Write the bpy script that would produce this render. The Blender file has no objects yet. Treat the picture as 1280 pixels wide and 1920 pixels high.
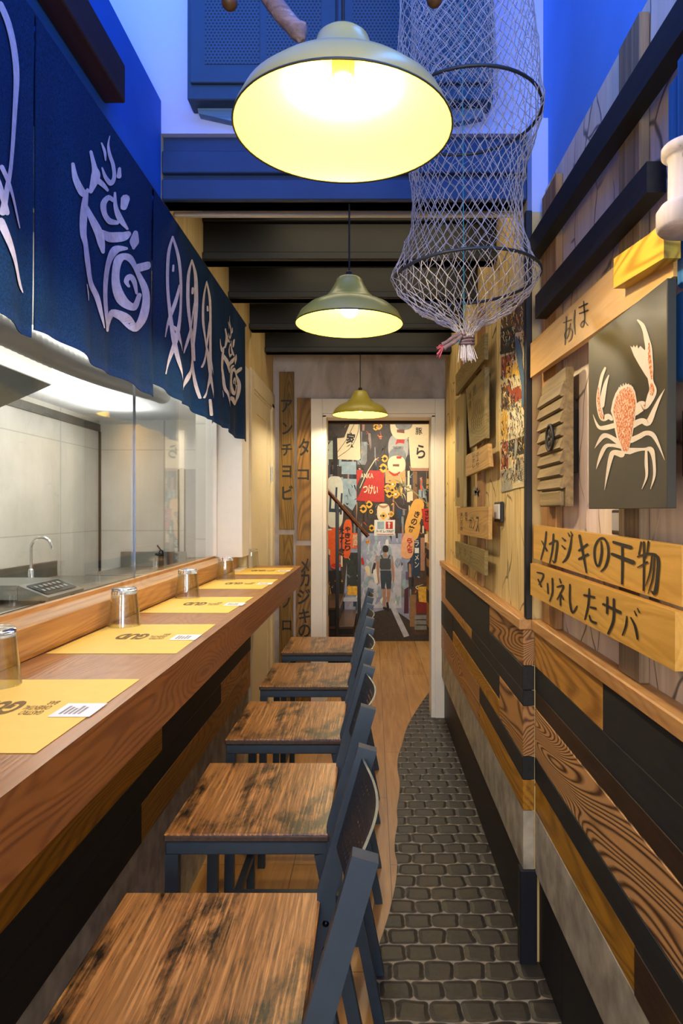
import bpy, math, random
from mathutils import Vector
R = random.Random(7)
scn = bpy.context.scene
COL = scn.collection
PI = math.pi
F, VX, VY, H = 1280.0, 698.0, 958.0, 1.391   # focal length in px, vanishing point, eye height

# ------------------------------------------------------------ camera, world, exposure
cd = bpy.data.cameras.new('camera'); cam = bpy.data.objects.new('camera', cd); COL.objects.link(cam)
cam.location = (0, 0, H); cam.rotation_euler = (PI/2, 0, 0)
cd.sensor_width = 36; cd.lens = 24; cd.shift_x = -58/1920; cd.shift_y = -2/1920; cd.clip_start = 0.02
scn.camera = cam
vs = scn.view_settings
vs.view_transform = 'Standard'; vs.look = 'None'; vs.gamma = 1; vs.use_curve_mapping = False; vs.exposure = 0.45
w = bpy.data.worlds.new('world'); scn.world = w; w.use_nodes = True
w.node_tree.nodes['Background'].inputs[0].default_value = (1, .9, .78, 1)
w.node_tree.nodes['Background'].inputs[1].default_value = 0.12

def area(name, loc, rot, sx, sy, power, color):
    l = bpy.data.lights.new(name, 'AREA'); l.shape = 'RECTANGLE'; l.size = sx; l.size_y = sy
    l.energy = power; l.color = color
    o = bpy.data.objects.new(name, l); COL.objects.link(o); o.location = loc; o.rotation_euler = rot
    return o
BLUE = (.04, .31, 1.0)
area('led_strip_light_left', (-.82, .75, 2.76), (0, -PI*0.80, 0), .12, 1.7, 24, BLUE)       # cove above the hatch
area('led_strip_light_right', (.50, .60, 3.30), (0, PI*.32, 0), .12, 1.8, 12, BLUE)
area('led_strip_light_front', (0, .3, 3.35), (PI*.42, 0, 0), 1.0, .10, 3, (.20, .30, 1.0))
area('rear_fill_light', (0, -2.12, 1.58), (PI*.42, 0, 0), .9, 1.3, 56, (1, .95, .88))  # general fill added behind the camera, out of view
area("kitchen_light_panel", (-1.10, 3.0, 2.085), (0, 0, 0), .26, 3.2, 19, (1, .95, .87))
area('kitchen_ceiling_fill', (-1.70, 3.2, 1.99), (PI, 0, 0), .25, 3.0, 26, (1, .96, .90))  # uplight added to brighten the kitchen ceiling
for yy, pw in ((2.46, 1.6), (2.96, 1.3), (3.45, 1.3), (3.98, 1.6)): area('ceiling_fill_light', (.0, yy, 2.585), (0, 0, 0), .8, .12, pw, (1, .80, .50))  # warm fill lights added between the beams, hidden from view
area('stair_light', (.12, 6.3, 2.3), (PI*.10, 0, 0), .5, .7, 22, (1, .90, .74))
LAMP_POWER = 560.0

# ------------------------------------------------------------ materials
def srgb(h):
    h = h.lstrip('#'); c = [int(h[i:i+2], 16)/255 for i in (0, 2, 4)]
    return tuple(x/12.92 if x <= .04045 else ((x+.055)/1.055)**2.4 for x in c)
def col4(c):
    if isinstance(c, str): c = srgb(c)
    return (c[0], c[1], c[2], 1)
class NT:
    def __init__(s, name):
        s.m = bpy.data.materials.new(name); s.m.use_nodes = True; s.t = s.m.node_tree; s.n = s.t.nodes
        s.b = s.n['Principled BSDF']; s.out = s.n['Material Output']
    def node(s, typ, **kw):
        n = s.n.new(typ)
        for k, v in kw.items(): setattr(n, k, v)
        return n
    def link(s, a, b): s.t.links.new(a, b)
    def set(s, sock, v):
        if hasattr(v, 'links'): s.link(v, sock)
        else: sock.default_value = v
    def math(s, op, a, b=0.0, c=None):
        n = s.node('ShaderNodeMath', operation=op); s.set(n.inputs[0], a); s.set(n.inputs[1], b)
        if c is not None: s.set(n.inputs[2], c)
        return n.outputs[0]
    def coords(s, scale=(1, 1, 1), loc=(0, 0, 0), rot=(0, 0, 0)):
        t = s.node('ShaderNodeTexCoord'); m = s.node('ShaderNodeMapping')
        s.link(t.outputs['Object'], m.inputs[0])
        m.inputs['Scale'].default_value = scale; m.inputs['Location'].default_value = loc; m.inputs['Rotation'].default_value = rot
        return m.outputs[0]
    def noise(s, vec, scale=1, detail=4, rough=.55, dist=0):
        n = s.node('ShaderNodeTexNoise'); s.link(vec, n.inputs['Vector'])
        n.inputs['Scale'].default_value = scale; n.inputs['Detail'].default_value = detail
        n.inputs['Roughness'].default_value = rough; n.inputs['Distortion'].default_value = dist
        return n.outputs['Fac']
    def ramp(s, fac, stops, mode='LINEAR'):
        n = s.node('ShaderNodeValToRGB'); s.link(fac, n.inputs[0]); cr = n.color_ramp; cr.interpolation = mode
        while len(cr.elements) < len(stops): cr.elements.new(.5)
        for e, (p, c) in zip(cr.elements, stops): e.position = p; e.color = col4(c)
        return n.outputs[0]
    def mix(s, fac, a, b, mode='MIX'):
        n = s.node('ShaderNodeMix', data_type='RGBA', blend_type=mode); s.set(n.inputs[0], fac)
        for k, v in ((6, a), (7, b)):
            if hasattr(v, 'links'): s.link(v, n.inputs[k])
            else: n.inputs[k].default_value = col4(v)
        return n.outputs[2]
    def bump(s, h, strength=.3, dist=.002):
        n = s.node('ShaderNodeBump'); s.link(h, n.inputs['Height']); n.inputs['Strength'].default_value = strength
        n.inputs['Distance'].default_value = dist; s.link(n.outputs[0], s.b.inputs['Normal'])
    def fin(s, color=None, rough=.5, metal=0, spec=.5, trans=0):
        if color is not None:
            if hasattr(color, 'links'): s.link(color, s.b.inputs['Base Color'])
            else: s.b.inputs['Base Color'].default_value = col4(color)
        s.set(s.b.inputs['Roughness'], rough); s.b.inputs['Metallic'].default_value = metal
        s.b.inputs['Specular IOR Level'].default_value = spec
        if trans: s.b.inputs['Transmission Weight'].default_value = trans
        return s.m
def plain(name, c, rough=.5, metal=0, spec=.5, var=.12, vs_=25, bump=0):
    t = NT(name); v = t.coords(); n = t.noise(v, vs_, 3)
    a = srgb(c) if isinstance(c, str) else c
    lo = tuple(x*(1-var) for x in a); hi = tuple(min(1, x*(1+var)) for x in a)
    m = t.fin(t.ramp(n, [(.3, lo), (.7, hi)]), rough, metal, spec)
    if bump: t.bump(n, bump, .002)
    return m
AX = {'x': 0, 'y': 1, 'z': 2}
def wood(name, dark, light, axis='y', seed=0, fine=90, rings=0, ringscale=14, dist=5, rough=.45, mid=None, patch=None, bump=.25, spec=.4):
    """stretched noise grain along an axis; rings > 0 mixes in bold growth ring figure"""
    t = NT(name); sc = [fine]*3; sc[AX[axis]] = fine*.035
    off = (seed*3.7, seed*1.9, seed*5.3)
    g = t.noise(t.coords(sc, off), 1, 6, .62, .4)
    sc2 = [9]*3; sc2[AX[axis]] = 1.2
    big = t.noise(t.coords(sc2, off), 1, 3, .5, .6)
    h = g
    c = t.ramp(g, [(.3, dark), (.5, mid or tuple((a+b)/2 for a, b in zip(srgb(dark) if isinstance(dark, str) else dark, srgb(light) if isinstance(light, str) else light))), (.68, light)])
    c = t.mix(t.math('MULTIPLY', big, .55), c, light)
    if rings:
        sc3 = [1.0]*3; sc3[AX[axis]] = .16
        vn = t.coords(sc3, off)
        nn = t.noise(vn, 3.0, 1.5, .45, .9)
        r = t.math('PINGPONG', t.math('MULTIPLY', nn, ringscale*4.2), .5)
        rr = t.ramp(r, [(.06, (0, 0, 0)), (.32, (1, 1, 1))])
        c2 = t.mix(rr, dark, light)
        c = t.mix(rings, c, c2)
        h = t.math('ADD', t.math('MULTIPLY', g, .4), rr)
    if patch:
        col, lo, hi, ps = patch
        sp = [ps]*3; sp[AX[axis]] = ps*.45
        p = t.noise(t.coords(sp, (seed+11, seed*2+3, 1)), 1, 7, .66, .3)
        p = t.ramp(t.math('ADD', t.math('MULTIPLY', p, .82), t.math('MULTIPLY', g, .18)), [(lo, (1, 1, 1)), (hi, (0, 0, 0))])
        c = t.mix(p, c, col)
    t.bump(h, bump, .0012)
    return t.fin(c, rough, 0, spec)
def emis(name, c, strength):
    t = NT(name); e = t.node('ShaderNodeEmission'); e.inputs[0].default_value = col4(c); e.inputs[1].default_value = strength
    t.link(e.outputs[0], t.out.inputs[0]); return t.m

# ------------------------------------------------------------ mesh builder
def P(x, y, Y): return (( x-VX)*Y/F, Y, H-(y-VY)*Y/F)            # photo px -> point at depth Y
def PX(x, y, X):                                                # photo px -> point on the plane x = X
    Y = X*F/(x-VX); return (X, Y, H-(y-VY)*Y/F)
class MB:
    def __init__(s, step=None): s.v = []; s.f = []; s.mi = []; s.mats = []; s.sm = []; s.step = step; s.cnt = 0
    def lay(s, pts):                      # each painted layer sits a hair above the one before
        if s.step is None: return pts
        s.cnt += 1; return [tuple(c+d*s.cnt for c, d in zip(p, s.step)) for p in pts]
    def m(s, mat):
        if mat not in s.mats: s.mats.append(mat)
        return s.mats.index(mat)
    def add(s, vs_, fs, mat, smooth=False):
        o = len(s.v); s.v += [tuple(v) for v in vs_]; k = s.m(mat)
        for f in fs: s.f.append(tuple(i+o for i in f)); s.mi.append(k); s.sm.append(smooth)
        return s
    def box(s, x0, x1, y0, y1, z0, z1, mat, b=0.0):
        if x0 > x1: x0, x1 = x1, x0
        if y0 > y1: y0, y1 = y1, y0
        if z0 > z1: z0, z1 = z1, z0
        if not b:
            v = [(x, y, z) for x in (x0, x1) for y in (y0, y1) for z in (z0, z1)]
            return s.add(v, [(0, 1, 3, 2), (4, 6, 7, 5), (0, 4, 5, 1), (2, 3, 7, 6), (0, 2, 6, 4), (1, 5, 7, 3)], mat)
        b = min(b, (x1-x0)*.45, (y1-y0)*.45, (z1-z0)*.45)
        v = []; idx = {}
        for i, x in enumerate((x0, x1)):
            for j, y in enumerate((y0, y1)):
                for k, z in enumerate((z0, z1)):
                    dx, dy, dz = (b if i == 0 else -b), (b if j == 0 else -b), (b if k == 0 else -b)
                    for a, p in enumerate(((x, y+dy, z+dz), (x+dx, y, z+dz), (x+dx, y+dy, z))):
                        idx[i, j, k, a] = len(v); v.append(p)
        f = []
        for i in (0, 1):
            q = [idx[i, 0, 0, 0], idx[i, 0, 1, 0], idx[i, 1, 1, 0], idx[i, 1, 0, 0]]; f.append(q if i else q[::-1])
            q = [idx[0, i, 0, 1], idx[1, i, 0, 1], idx[1, i, 1, 1], idx[0, i, 1, 1]]; f.append(q[::-1] if i else q)
            q = [idx[0, 0, i, 2], idx[1, 0, i, 2], idx[1, 1, i, 2], idx[0, 1, i, 2]]; f.append(q if i else q[::-1])
        for i in (0, 1):
            for j in (0, 1):
                f.append((idx[i, j, 0, 0], idx[i, j, 0, 1], idx[i, j, 1, 1], idx[i, j, 1, 0]))
                f.append((idx[i, 0, j, 0], idx[i, 0, j, 2], idx[i, 1, j, 2], idx[i, 1, j, 0]))
                f.append((idx[0, i, j, 1], idx[0, i, j, 2], idx[1, i, j, 2], idx[1, i, j, 1]))
                for k in (0, 1): f.append((idx[i, j, k, 0], idx[i, j, k, 1], idx[i, j, k, 2]))
        return s.add(v, f, mat)
    def prism(s, poly, off, mat, smooth=False):
        """poly: 3D outline, extruded by the vector off"""
        n = len(poly); a = [Vector(p) for p in poly]; o = Vector(off)
        v = a+[p+o for p in a]
        f = [tuple(range(n))[::-1], tuple(range(n, 2*n))]+[(i, (i+1) % n, n+(i+1) % n, n+i) for i in range(n)]
        return s.add(v, f, mat, smooth)
    def tube(s, pts, r, mat, n=8, caps=True, smooth=True, up=None):
        pts = [Vector(p) for p in pts]; L = len(pts); rs = r if isinstance(r, (list, tuple)) else [r]*L
        ref = Vector(up) if up else None; v = []
        T = []
        for i in range(L):
            d = (pts[min(i+1, L-1)]-pts[max(i-1, 0)]); T.append(d.normalized() if d.length > 1e-9 else Vector((0, 0, 1)))
        if ref is None:
            ref = Vector((0, 0, 1)) if abs(T[0].z) < .8 else Vector((0, 1, 0))
        for i in range(L):
            a = T[i].cross(ref)
            if a.length < 1e-5: a = T[i].orthogonal()
            a.normalize(); b = a.cross(T[i]).normalized()
            if not up: ref = b
            for k in range(n):
                t = 2*PI*(k+.5)/n; v.append(pts[i]+(a*math.cos(t)+b*math.sin(t))*rs[i])
        f = [(i*n+k, i*n+(k+1) % n, (i+1)*n+(k+1) % n, (i+1)*n+k) for i in range(L-1) for k in range(n)]
        s.add(v, f, mat, smooth)
        if caps: s.add(v[:n], [tuple(range(n))[::-1]], mat); s.add(v[-n:], [tuple(range(n))], mat)
        return s
    def sqtube(s, pts, wx, wy, mat):
        """rectangular section bar following pts, section axes: y and the in-plane normal in xz"""
        v = []; pts = [Vector(p) for p in pts]; L = len(pts)
        for i, p in enumerate(pts):
            d = pts[min(i+1, L-1)]-pts[max(i-1, 0)]; d.normalize()
            a = Vector((0, 1, 0)) if abs(d.y) < .7 else Vector((1, 0, 0))
            b = d.cross(a).normalized(); a = b.cross(d).normalized()
            for sx, sy in ((-1, -1), (1, -1), (1, 1), (-1, 1)): v.append(p+b*sx*wx/2+a*sy*wy/2)
        f = [(i*4+k, i*4+(k+1) % 4, (i+1)*4+(k+1) % 4, (i+1)*4+k) for i in range(L-1) for k in range(4)]
        f += [(3, 2, 1, 0), tuple(range(4*L-4, 4*L))]
        return s.add(v, f, mat)
    def lathe(s, prof, c, mat, n=40, smooth=True, rot=None):
        """prof: (r, z) list turned round the z axis at c"""
        v = []; f = []; rings = []
        for r, z in prof:
            if r < 1e-6: rings.append([len(v)]); v.append(Vector((0, 0, z)))
            else:
                rings.append(list(range(len(v), len(v)+n)))
                v += [Vector((r*math.cos(2*PI*k/n), r*math.sin(2*PI*k/n), z)) for k in range(n)]
        for a, b in zip(rings, rings[1:]):
            if len(a) == 1 and len(b) == 1: continue
            for k in range(n):
                k2 = (k+1) % n
                if len(a) == 1: f.append((a[0], b[k2], b[k]))
                elif len(b) == 1: f.append((a[k], a[k2], b[0]))
                else: f.append((a[k], a[k2], b[k2], b[k]))
        if rot: v = [rot @ p for p in v]
        return s.add([p+Vector(c) for p in v], f, mat, smooth)
    def ball(s, c, r, mat, n=14, sc=(1, 1, 1)):
        m_ = n//2; o = len(s.v)
        pr = [(r*math.sin(PI*i/m_), -r*math.cos(PI*i/m_)) for i in range(m_+1)]; pr[0] = (0, -r); pr[-1] = (0, r)
        s.lathe(pr, (0, 0, 0), mat, n)
        for i in range(o, len(s.v)): v = s.v[i]; s.v[i] = (v[0]*sc[0]+c[0], v[1]*sc[1]+c[1], v[2]*sc[2]+c[2])
        return s
    def flat(s, poly, fn, mat):
        """outline in 2D placed by fn(x, y) -> 3D, one face"""
        return s.add(s.lay([fn(*p) for p in poly]), [tuple(range(len(poly)))], mat)
    def stroke(s, pts, fn, mat, k=5):
        """brush stroke: (x, y, width) control points in 2D, placed by fn"""
        q = []
        n = len(pts)
        for i in range(n-1):
            p0, p1, p2, p3 = pts[max(i-1, 0)], pts[i], pts[i+1], pts[min(i+2, n-1)]
            for j in range(k):
                t = j/k; q.append(tuple(.5*((2*b)+(-a+c)*t+(2*a-5*b+4*c-d)*t*t+(-a+3*b-3*c+d)*t**3) for a, b, c, d in zip(p0, p1, p2, p3)))
        q.append(tuple(pts[-1]))
        L = []; N = len(q)
        for i in range(N):
            dx = q[min(i+1, N-1)][0]-q[max(i-1, 0)][0]; dy = q[min(i+1, N-1)][1]-q[max(i-1, 0)][1]
            d = math.hypot(dx, dy) or 1; w_ = max(q[i][2], .1)/2
            L.append(((q[i][0]-dy/d*w_, q[i][1]+dx/d*w_), (q[i][0]+dy/d*w_, q[i][1]-dx/d*w_), dx/d, dy/d, w_))
        v = []; f = []
        for a, b, *_ in L: v += [a, b]
        for i in range(N-1): f.append((2*i, 2*i+1, 2*i+3, 2*i+2))
        for e, sg in ((0, -1), (N-1, 1)):
            a, b, dx, dy, w_ = L[e]; cx, cy = q[e][0], q[e][1]; cap = [2*e]
            for t in (1, 2, 3):
                an = PI*t/4; c_ = math.cos(an); s_ = math.sin(an)
                v.append((cx+(a[0]-cx)*c_+dx*sg*w_*s_, cy+(a[1]-cy)*c_+dy*sg*w_*s_)); cap.append(len(v)-1)
            cap.append(2*e+1); f.append(tuple(cap))
        return s.add(s.lay([fn(*p) for p in v]), f, mat)
    def build(s, name, parent=None, origin=None):
        me = bpy.data.meshes.new(name)
        if parent is not None: o3 = WL[parent.name]
        elif origin is not None: o3 = Vector(origin)
        else:
            xs, ys, zs = zip(*s.v); o3 = Vector(((min(xs)+max(xs))/2, (min(ys)+max(ys))/2, min(zs)))
        me.from_pydata([tuple(Vector(p)-o3) for p in s.v], [], s.f)
        for m_ in s.mats: me.materials.append(m_)
        me.polygons.foreach_set('material_index', s.mi); me.polygons.foreach_set('use_smooth', s.sm); me.update()
        o = bpy.data.objects.new(name, me); COL.objects.link(o)
        if parent is not None: o.parent = parent; WL[o.name] = o3
        else: o.location = o3; WL[o.name] = o3
        return o
WL = {}
def tag(o, label=None, cat=None, group=None, kind=None):
    if label: o['label'] = label
    if cat: o['category'] = cat
    if group: o['group'] = group
    if kind: o['kind'] = kind
    return o
def thing(name, loc, label, cat, group=None):
    o = bpy.data.objects.new(name, None); COL.objects.link(o); o.location = loc; o.empty_display_size = .05
    WL[o.name] = Vector(loc); return tag(o, label, cat, group)
def struct(o): o['kind'] = 'structure'; return o
def dup(root, loc, label=None):
    r = root.copy(); COL.objects.link(r); r.location = loc
    if label: r['label'] = label
    for ch in list(root.children):
        c = ch.copy(); COL.objects.link(c); c.parent = r
        for g in ch.children:
            d = g.copy(); COL.objects.link(d); d.parent = c
    return r
TXT = {}
def glyphs(body, bold=0.0):
    """outline of a string as mesh data in a unit box: verts 0..1, triangles"""
    key = (body, bold)
    if key not in TXT:
        c = bpy.data.curves.new('writing', 'FONT'); c.body = body; c.resolution_u = 3; c.offset = bold; c.space_line = .9
        o = bpy.data.objects.new('writing', c); me = o.to_mesh()
        v = [tuple(p.co) for p in me.vertices]; f = [tuple(p.vertices) for p in me.polygons]
        xs = [p[0] for p in v]; ys = [p[1] for p in v]
        x0, x1, y0, y1 = min(xs), max(xs), min(ys), max(ys)
        TXT[key] = ([((a-x0)/(x1-x0), (b-y0)/(y1-y0)) for a, b, _ in v], f)
        o.to_mesh_clear(); bpy.data.objects.remove(o); bpy.data.curves.remove(c)
    return TXT[key]
def write(mb, body, fn, mat, bold=.02):
    """fn(u, v) -> 3D with u, v in 0..1"""
    v, f = glyphs(body, bold); mb.add([fn(a, b) for a, b in v], f, mat)
def boardchar(mb, ch, x0, x1, y0, y1, X, mat, bold=.03, lean=0):
    """one character on the plane x = X, its box given in photo px"""
    Y0 = X*F/(x0-VX); Y1 = X*F/(x1-VX); xc = (x0+x1)/2; Yc = X*F/(xc-VX)
    zt = H-(y0-VY)*Yc/F; zb = H-(y1-VY)*Yc/F
    write(mb, ch, lambda u, v: (X, Y0+(Y1-Y0)*u, zb+(zt-zb)*v+lean*(u-.5)), mat, bold)
# ------------------------------------------------------------ palette
BLACKW = wood('charred_black_wood', '#07080a', '#1d1f20', 'y', 1, 70, 0, rough=.62, bump=.5)
BLACKW2 = wood('dark_brown_stained_wood', '#150d07', '#3a2412', 'y', 2, 80, 0, rough=.55, bump=.4)
GOLD = wood('honey_stained_plank', '#6a3a0e', '#c08a3c', 'y', 3, 80, .45, 10, rough=.45)
GOLD2 = wood('amber_stained_plank', '#54310a', '#b07a1c', 'y', 4, 80, .35, 9, rough=.45)
RING = wood('bold_grain_orange_plank', '#3c1e0b', '#c3905a', 'y', 5, 90, .9, 17, rough=.42)
RING2 = wood('bold_grain_brown_plank', '#42240f', '#ad7b46', 'y', 6, 90, .8, 15, rough=.45)
STONE = plain('grey_limewashed_board', '#99907e', .75, var=.35, vs_=14, bump=.4)
KICK = plain('black_painted_kickboard', '#0c0b0b', .5, var=.2)
LEDGEW = wood('light_oak_ledge', '#8e5c2c', '#c99a5e', 'y', 8, 60, .2, 9, rough=.45)
COUNTER = wood('polished_oak_counter', '#7b4c22', '#b07c47', 'y', 9, 55, .25, 8, rough=.33, spec=.5, bump=.12)
COUNTERF = wood('brown_oak_counter_edge', '#5a3014', '#96602f', 'y', 10, 60, .4, 11, rough=.36, bump=.15)
CREAM = plain('cream_door_paint', '#d9ceb2', .4, var=.03)
WHITEP = plain('white_gloss_trim', '#e2dfdb', .35, var=.02)
YELLOWWALL = wood('pale_plywood_lining', '#b39a66', '#d8c596', 'z', 12, 30, 0, rough=.6, bump=.05)
PLASTER = plain('white_plaster', '#e2e3e6', .8, var=.03, vs_=4)
PLBLUE = plain('blue_led_tinted_plaster', '#5e94e0', .8, var=.05, vs_=4)  # blue LED glow put into the plaster's base colour
PLPALE = plain('pale_led_tinted_plaster', '#b9c6ee', .8, var=.03, vs_=4)  # fainter LED glow mixed into this plaster colour
BLUEP = plain('blue_painted_bulkhead', '#0e5cb8', .7, var=.08, vs_=5)
STEEL = plain('brushed_stainless_steel', '#a2a19b', .28, 1, var=.12, vs_=6)
CHROME = plain('polished_chrome', '#d6d8da', .08, 1, var=.02)
BEAMM = plain('black_painted_steel_beam', '#15181b', .5, var=.25, vs_=9)
BEAMB = plain('blue_black_beam', '#1d3a63', .5, var=.12, vs_=9)  # first beam only, bluer than the rest
DARKCEIL = plain('black_deck_boards', '#0d0e10', .7)

t = NT('mottled_grey_plaster'); v = t.coords((1, 1, .45)); n = t.noise(v, 6, 8, .6, .8); n2 = t.noise(v, 22, 6, .7, 1.2)
c = t.ramp(n, [(.3, '#989190'), (.5, '#bcb5b6'), (.68, '#cdc7ca')]); c = t.mix(t.ramp(n2, [(.62, (0, 0, 0)), (.75, (1, 1, 1))]), c, '#8a8278')
t.bump(n2, .25, .002); CONCRETE = t.fin(c, .8)

def lining(name, base, light, crack, seed, pink=0):
    t = NT(name); v = t.coords((1, 1, 1), (seed, seed*2, 0))
    vs2 = t.coords((1, 9, .6), (seed, 0, 0)); n = t.noise(vs2, 3, 5, .55, .6)
    c = t.ramp(n, [(.32, base), (.62, light)])
    if pink: c = t.mix(t.math('MULTIPLY', t.ramp(t.noise(v, 2.6, 3), [(.42, (0, 0, 0)), (.66, (1, 1, 1))]), pink), c, '#d3bccd')
    # thin branching cracks painted on the lining
    d = t.node('ShaderNodeTexNoise'); t.link(v, d.inputs['Vector']); d.inputs['Scale'].default_value = 5
    va = t.node('ShaderNodeVectorMath', operation='MULTIPLY_ADD'); t.link(d.outputs['Color'], va.inputs[0]); va.inputs[1].default_value = (.16, .16, .1)
    vm = t.coords((1, 1.5, .85), (seed*.7, seed, .3), (.5, 0, 0)); t.link(vm, va.inputs[2])
    vo = t.node('ShaderNodeTexVoronoi', feature='DISTANCE_TO_EDGE'); t.link(va.outputs[0], vo.inputs['Vector']); vo.inputs['Scale'].default_value = 4.6
    gate = t.ramp(t.noise(v, 3.1, 2), [(.43, (0, 0, 0)), (.50, (1, 1, 1))])
    cr = t.ramp(vo.outputs['Distance'], [(.007, (1, 1, 1)), (.026, (0, 0, 0))])
    c = t.mix(t.math('MULTIPLY', t.math('MULTIPLY', cr, gate), .8), c, crack)
    t.bump(cr, .2, .001)
    return t.fin(c, .6)
LININGN = lining('cracked_tan_wall_lining', '#d9c0a2', '#efdcc2', '#2c2420', 3, .4)
LININGF = lining('cracked_lamp_tinted_wall_lining', '#bd9f62', '#dcc388', '#33291c', 8, 0)  # far stretch of lining, lamplight yellow put into its colour

# ------------------------------------------------------------ the setting: floor
t = NT('oak_laminate_floor'); v = t.coords((1, 1, 1), (.06, .2, 0), (0, 0, PI/2))
br = t.node('ShaderNodeTexBrick'); t.link(v, br.inputs['Vector']); br.inputs['Scale'].default_value = 1
br.inputs['Brick Width'].default_value = 1.25; br.inputs['Row Height'].default_value = .19; br.inputs['Mortar Size'].default_value = .0016
br.inputs['Color1'].default_value = (0, 0, 0, 1); br.inputs['Color2'].default_value = (1, 1, 1, 1); br.inputs['Mortar'].default_value = (.5, .5, .5, 1)
g = t.noise(t.coords((40, 2.2, 40)), 1, 6, .6, .6); g2 = t.noise(t.coords((7, .9, 7)), 1, 3, .5, .9)
c = t.ramp(g, [(.3, '#8a5c2c'), (.65, '#b98a4f')]); c = t.mix(t.math('MULTIPLY', g2, .5), c, '#a77538'); c = t.mix(t.math('MULTIPLY', br.outputs['Color'], .22), c, '#d8ae74')
c = t.mix(br.outputs['Fac'], c, '#5a3d20'); OAKF = t.fin(c, .38)
b = MB(); b.box(-1.4, .8, -2.2, 7.45, -.06, 0, OAKF); struct(b.build('floor'))
# dark cobble tiles with a wavy border
t = NT('dark_cobble_tiles'); v = t.coords()
wob = t.node('ShaderNodeTexNoise'); t.link(v, wob.inputs['Vector']); wob.inputs['Scale'].default_value = 9; wob.inputs['Detail'].default_value = 3
wm = t.node('ShaderNodeVectorMath', operation='MULTIPLY_ADD'); t.link(wob.outputs['Color'], wm.inputs[0]); wm.inputs[1].default_value = (.034, .03, 0); t.link(v, wm.inputs[2])
sp = t.node('ShaderNodeSeparateXYZ'); t.link(wm.outputs[0], sp.inputs[0])
ry = t.math('DIVIDE', t.math('ADD', sp.outputs[1], 10), .083); row = t.math('FLOOR', ry); fy = t.math('ABSOLUTE', t.math('SUBTRACT', t.math('FRACT', ry), .5))
odd = t.math('MULTIPLY', t.math('MODULO', row, 2.0), .5)
rj = t.math('FRACT', t.math('MULTIPLY', t.math('SINE', t.math('MULTIPLY', row, 12.9)), 437.5))
rx = t.math('ADD', t.math('ADD', t.math('DIVIDE', t.math('ADD', sp.outputs[0], 10), .093), odd), t.math('MULTIPLY', rj, .25)); cx = t.math('FLOOR', rx); fx = t.math('ABSOLUTE', t.math('SUBTRACT', t.math('FRACT', rx), .5))
qx = t.math('MAXIMUM', t.math('SUBTRACT', fx, .285), 0); qy = t.math('MAXIMUM', t.math('SUBTRACT', fy, .27), 0)
dd = t.math('SQRT', t.math('ADD', t.math('MULTIPLY', qx, qx), t.math('MULTIPLY', qy, qy)))
dd = t.math('ADD', dd, t.math('MULTIPLY', t.noise(v, 60, 3), .035))
grout = t.ramp(dd, [(.222, (0, 0, 0)), (.240, (1, 1, 1))])
cell = t.math('FRACT', t.math('MULTIPLY', t.math('SINE', t.math('ADD', t.math('MULTIPLY', row, 7.1), t.math('MULTIPLY', cx, 3.7))), 91.3))
st = t.ramp(t.noise(v, 55, 5, .7), [(.3, '#141312'), (.7, '#302d28')]); st = t.mix(t.math('MULTIPLY', cell, .55), st, '#2a2722')
c = t.mix(grout, st, '#827b70'); bh = t.math('SUBTRACT', 1, t.ramp(dd, [(.08, (0, 0, 0)), (.2, (1, 1, 1))])); t.bump(bh, .5, .006)
COBBLE = t.fin(c, .5)
edge = [(809, 1292), (790, 1318), (770, 1350), (760, 1372), (754, 1395), (746, 1420), (745, 1442), (749, 1465), (748, 1490), (744, 1518), (745, 1545), (740, 1575), (740, 1597), (744, 1615), (744, 1633), (741, 1660), (734, 1694), (728, 1718), (720, 1744), (711, 1772), (707, 1800), (705, 1860), (704, 1925), (700, 2100), (705, 2500)]
fl = lambda x, y: P(x, y, H*F/(y-VY))[:2]
e2 = [fl(*p) for p in edge]; sm = []
for i in range(len(e2)-1):
    p0, p1, p2, p3 = e2[max(i-1, 0)], e2[i], e2[i+1], e2[min(i+2, len(e2)-1)]
    for j in range(4):
        q = j/4; sm.append(tuple(.5*((2*b_)+(-a+c_)*q+(2*a-5*b_+4*c_-d)*q*q+(-a+3*b_-3*c_+d)*q**3) for a, b_, c_, d in zip(p0, p1, p2, p3)))
sm.append(e2[-1]); sm.append((.02, -1.2))
b = MB()
for (xa, ya), (xb, yb) in zip(sm, sm[1:]): b.prism([(xa, ya, .0), (.54, ya, .0), (.54, yb, .0), (xb, yb, .0)], (0, 0, .004), COBBLE)
struct(b.build('floor_tiles', origin=(0, 0, 0)))

# ------------------------------------------------------------ walls
b = MB()   # left wall: below the hatch, the bulkhead over it, the jamb, the stretch with the door
b.box(-.85, -.726, -2.2, 3.48, 0, 1.0895, PLASTER); b.box(-.726, -.672, -2.2, 3.48, 0, 1.055, PLASTER)
struct(b.build('wall_left_below', origin=(0, 0, 0)))
b = MB(); b.box(-.85, -.668, -2.2, 2.158, 2.15, 2.687, BLUEP); b.box(-.85, -.668, 2.16, 4.6, 2.15, 2.6, YELLOWWALL)
struct(b.build('wall_left_above', origin=(0, 0, 0)))
b = MB(); b.box(-.85, -.674, 3.48, 3.67, 0, 1.09, WHITEP); b.box(-.85, -.664, 3.48, 3.67, 1.155, 2.15, WHITEP); b.box(-.85, -.675, 3.67, 4.6, 0, 2.15, YELLOWWALL)
struct(b.build('wall_left', origin=(0, 0, 0)))
b = MB(); b.box(-.85, .64, -2.3, -2.2, 0, .85, PLASTER); b.box(-.85, .64, -2.3, -2.2, 2.45, 3.6, PLASTER); b.box(-.85, -.50, -2.3, -2.2, .85, 2.45, PLASTER); b.box(.50, .64, -2.3, -2.2, .85, 2.45, PLASTER)
struct(b.build('wall_street', origin=(0, 0, 0)))
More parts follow.
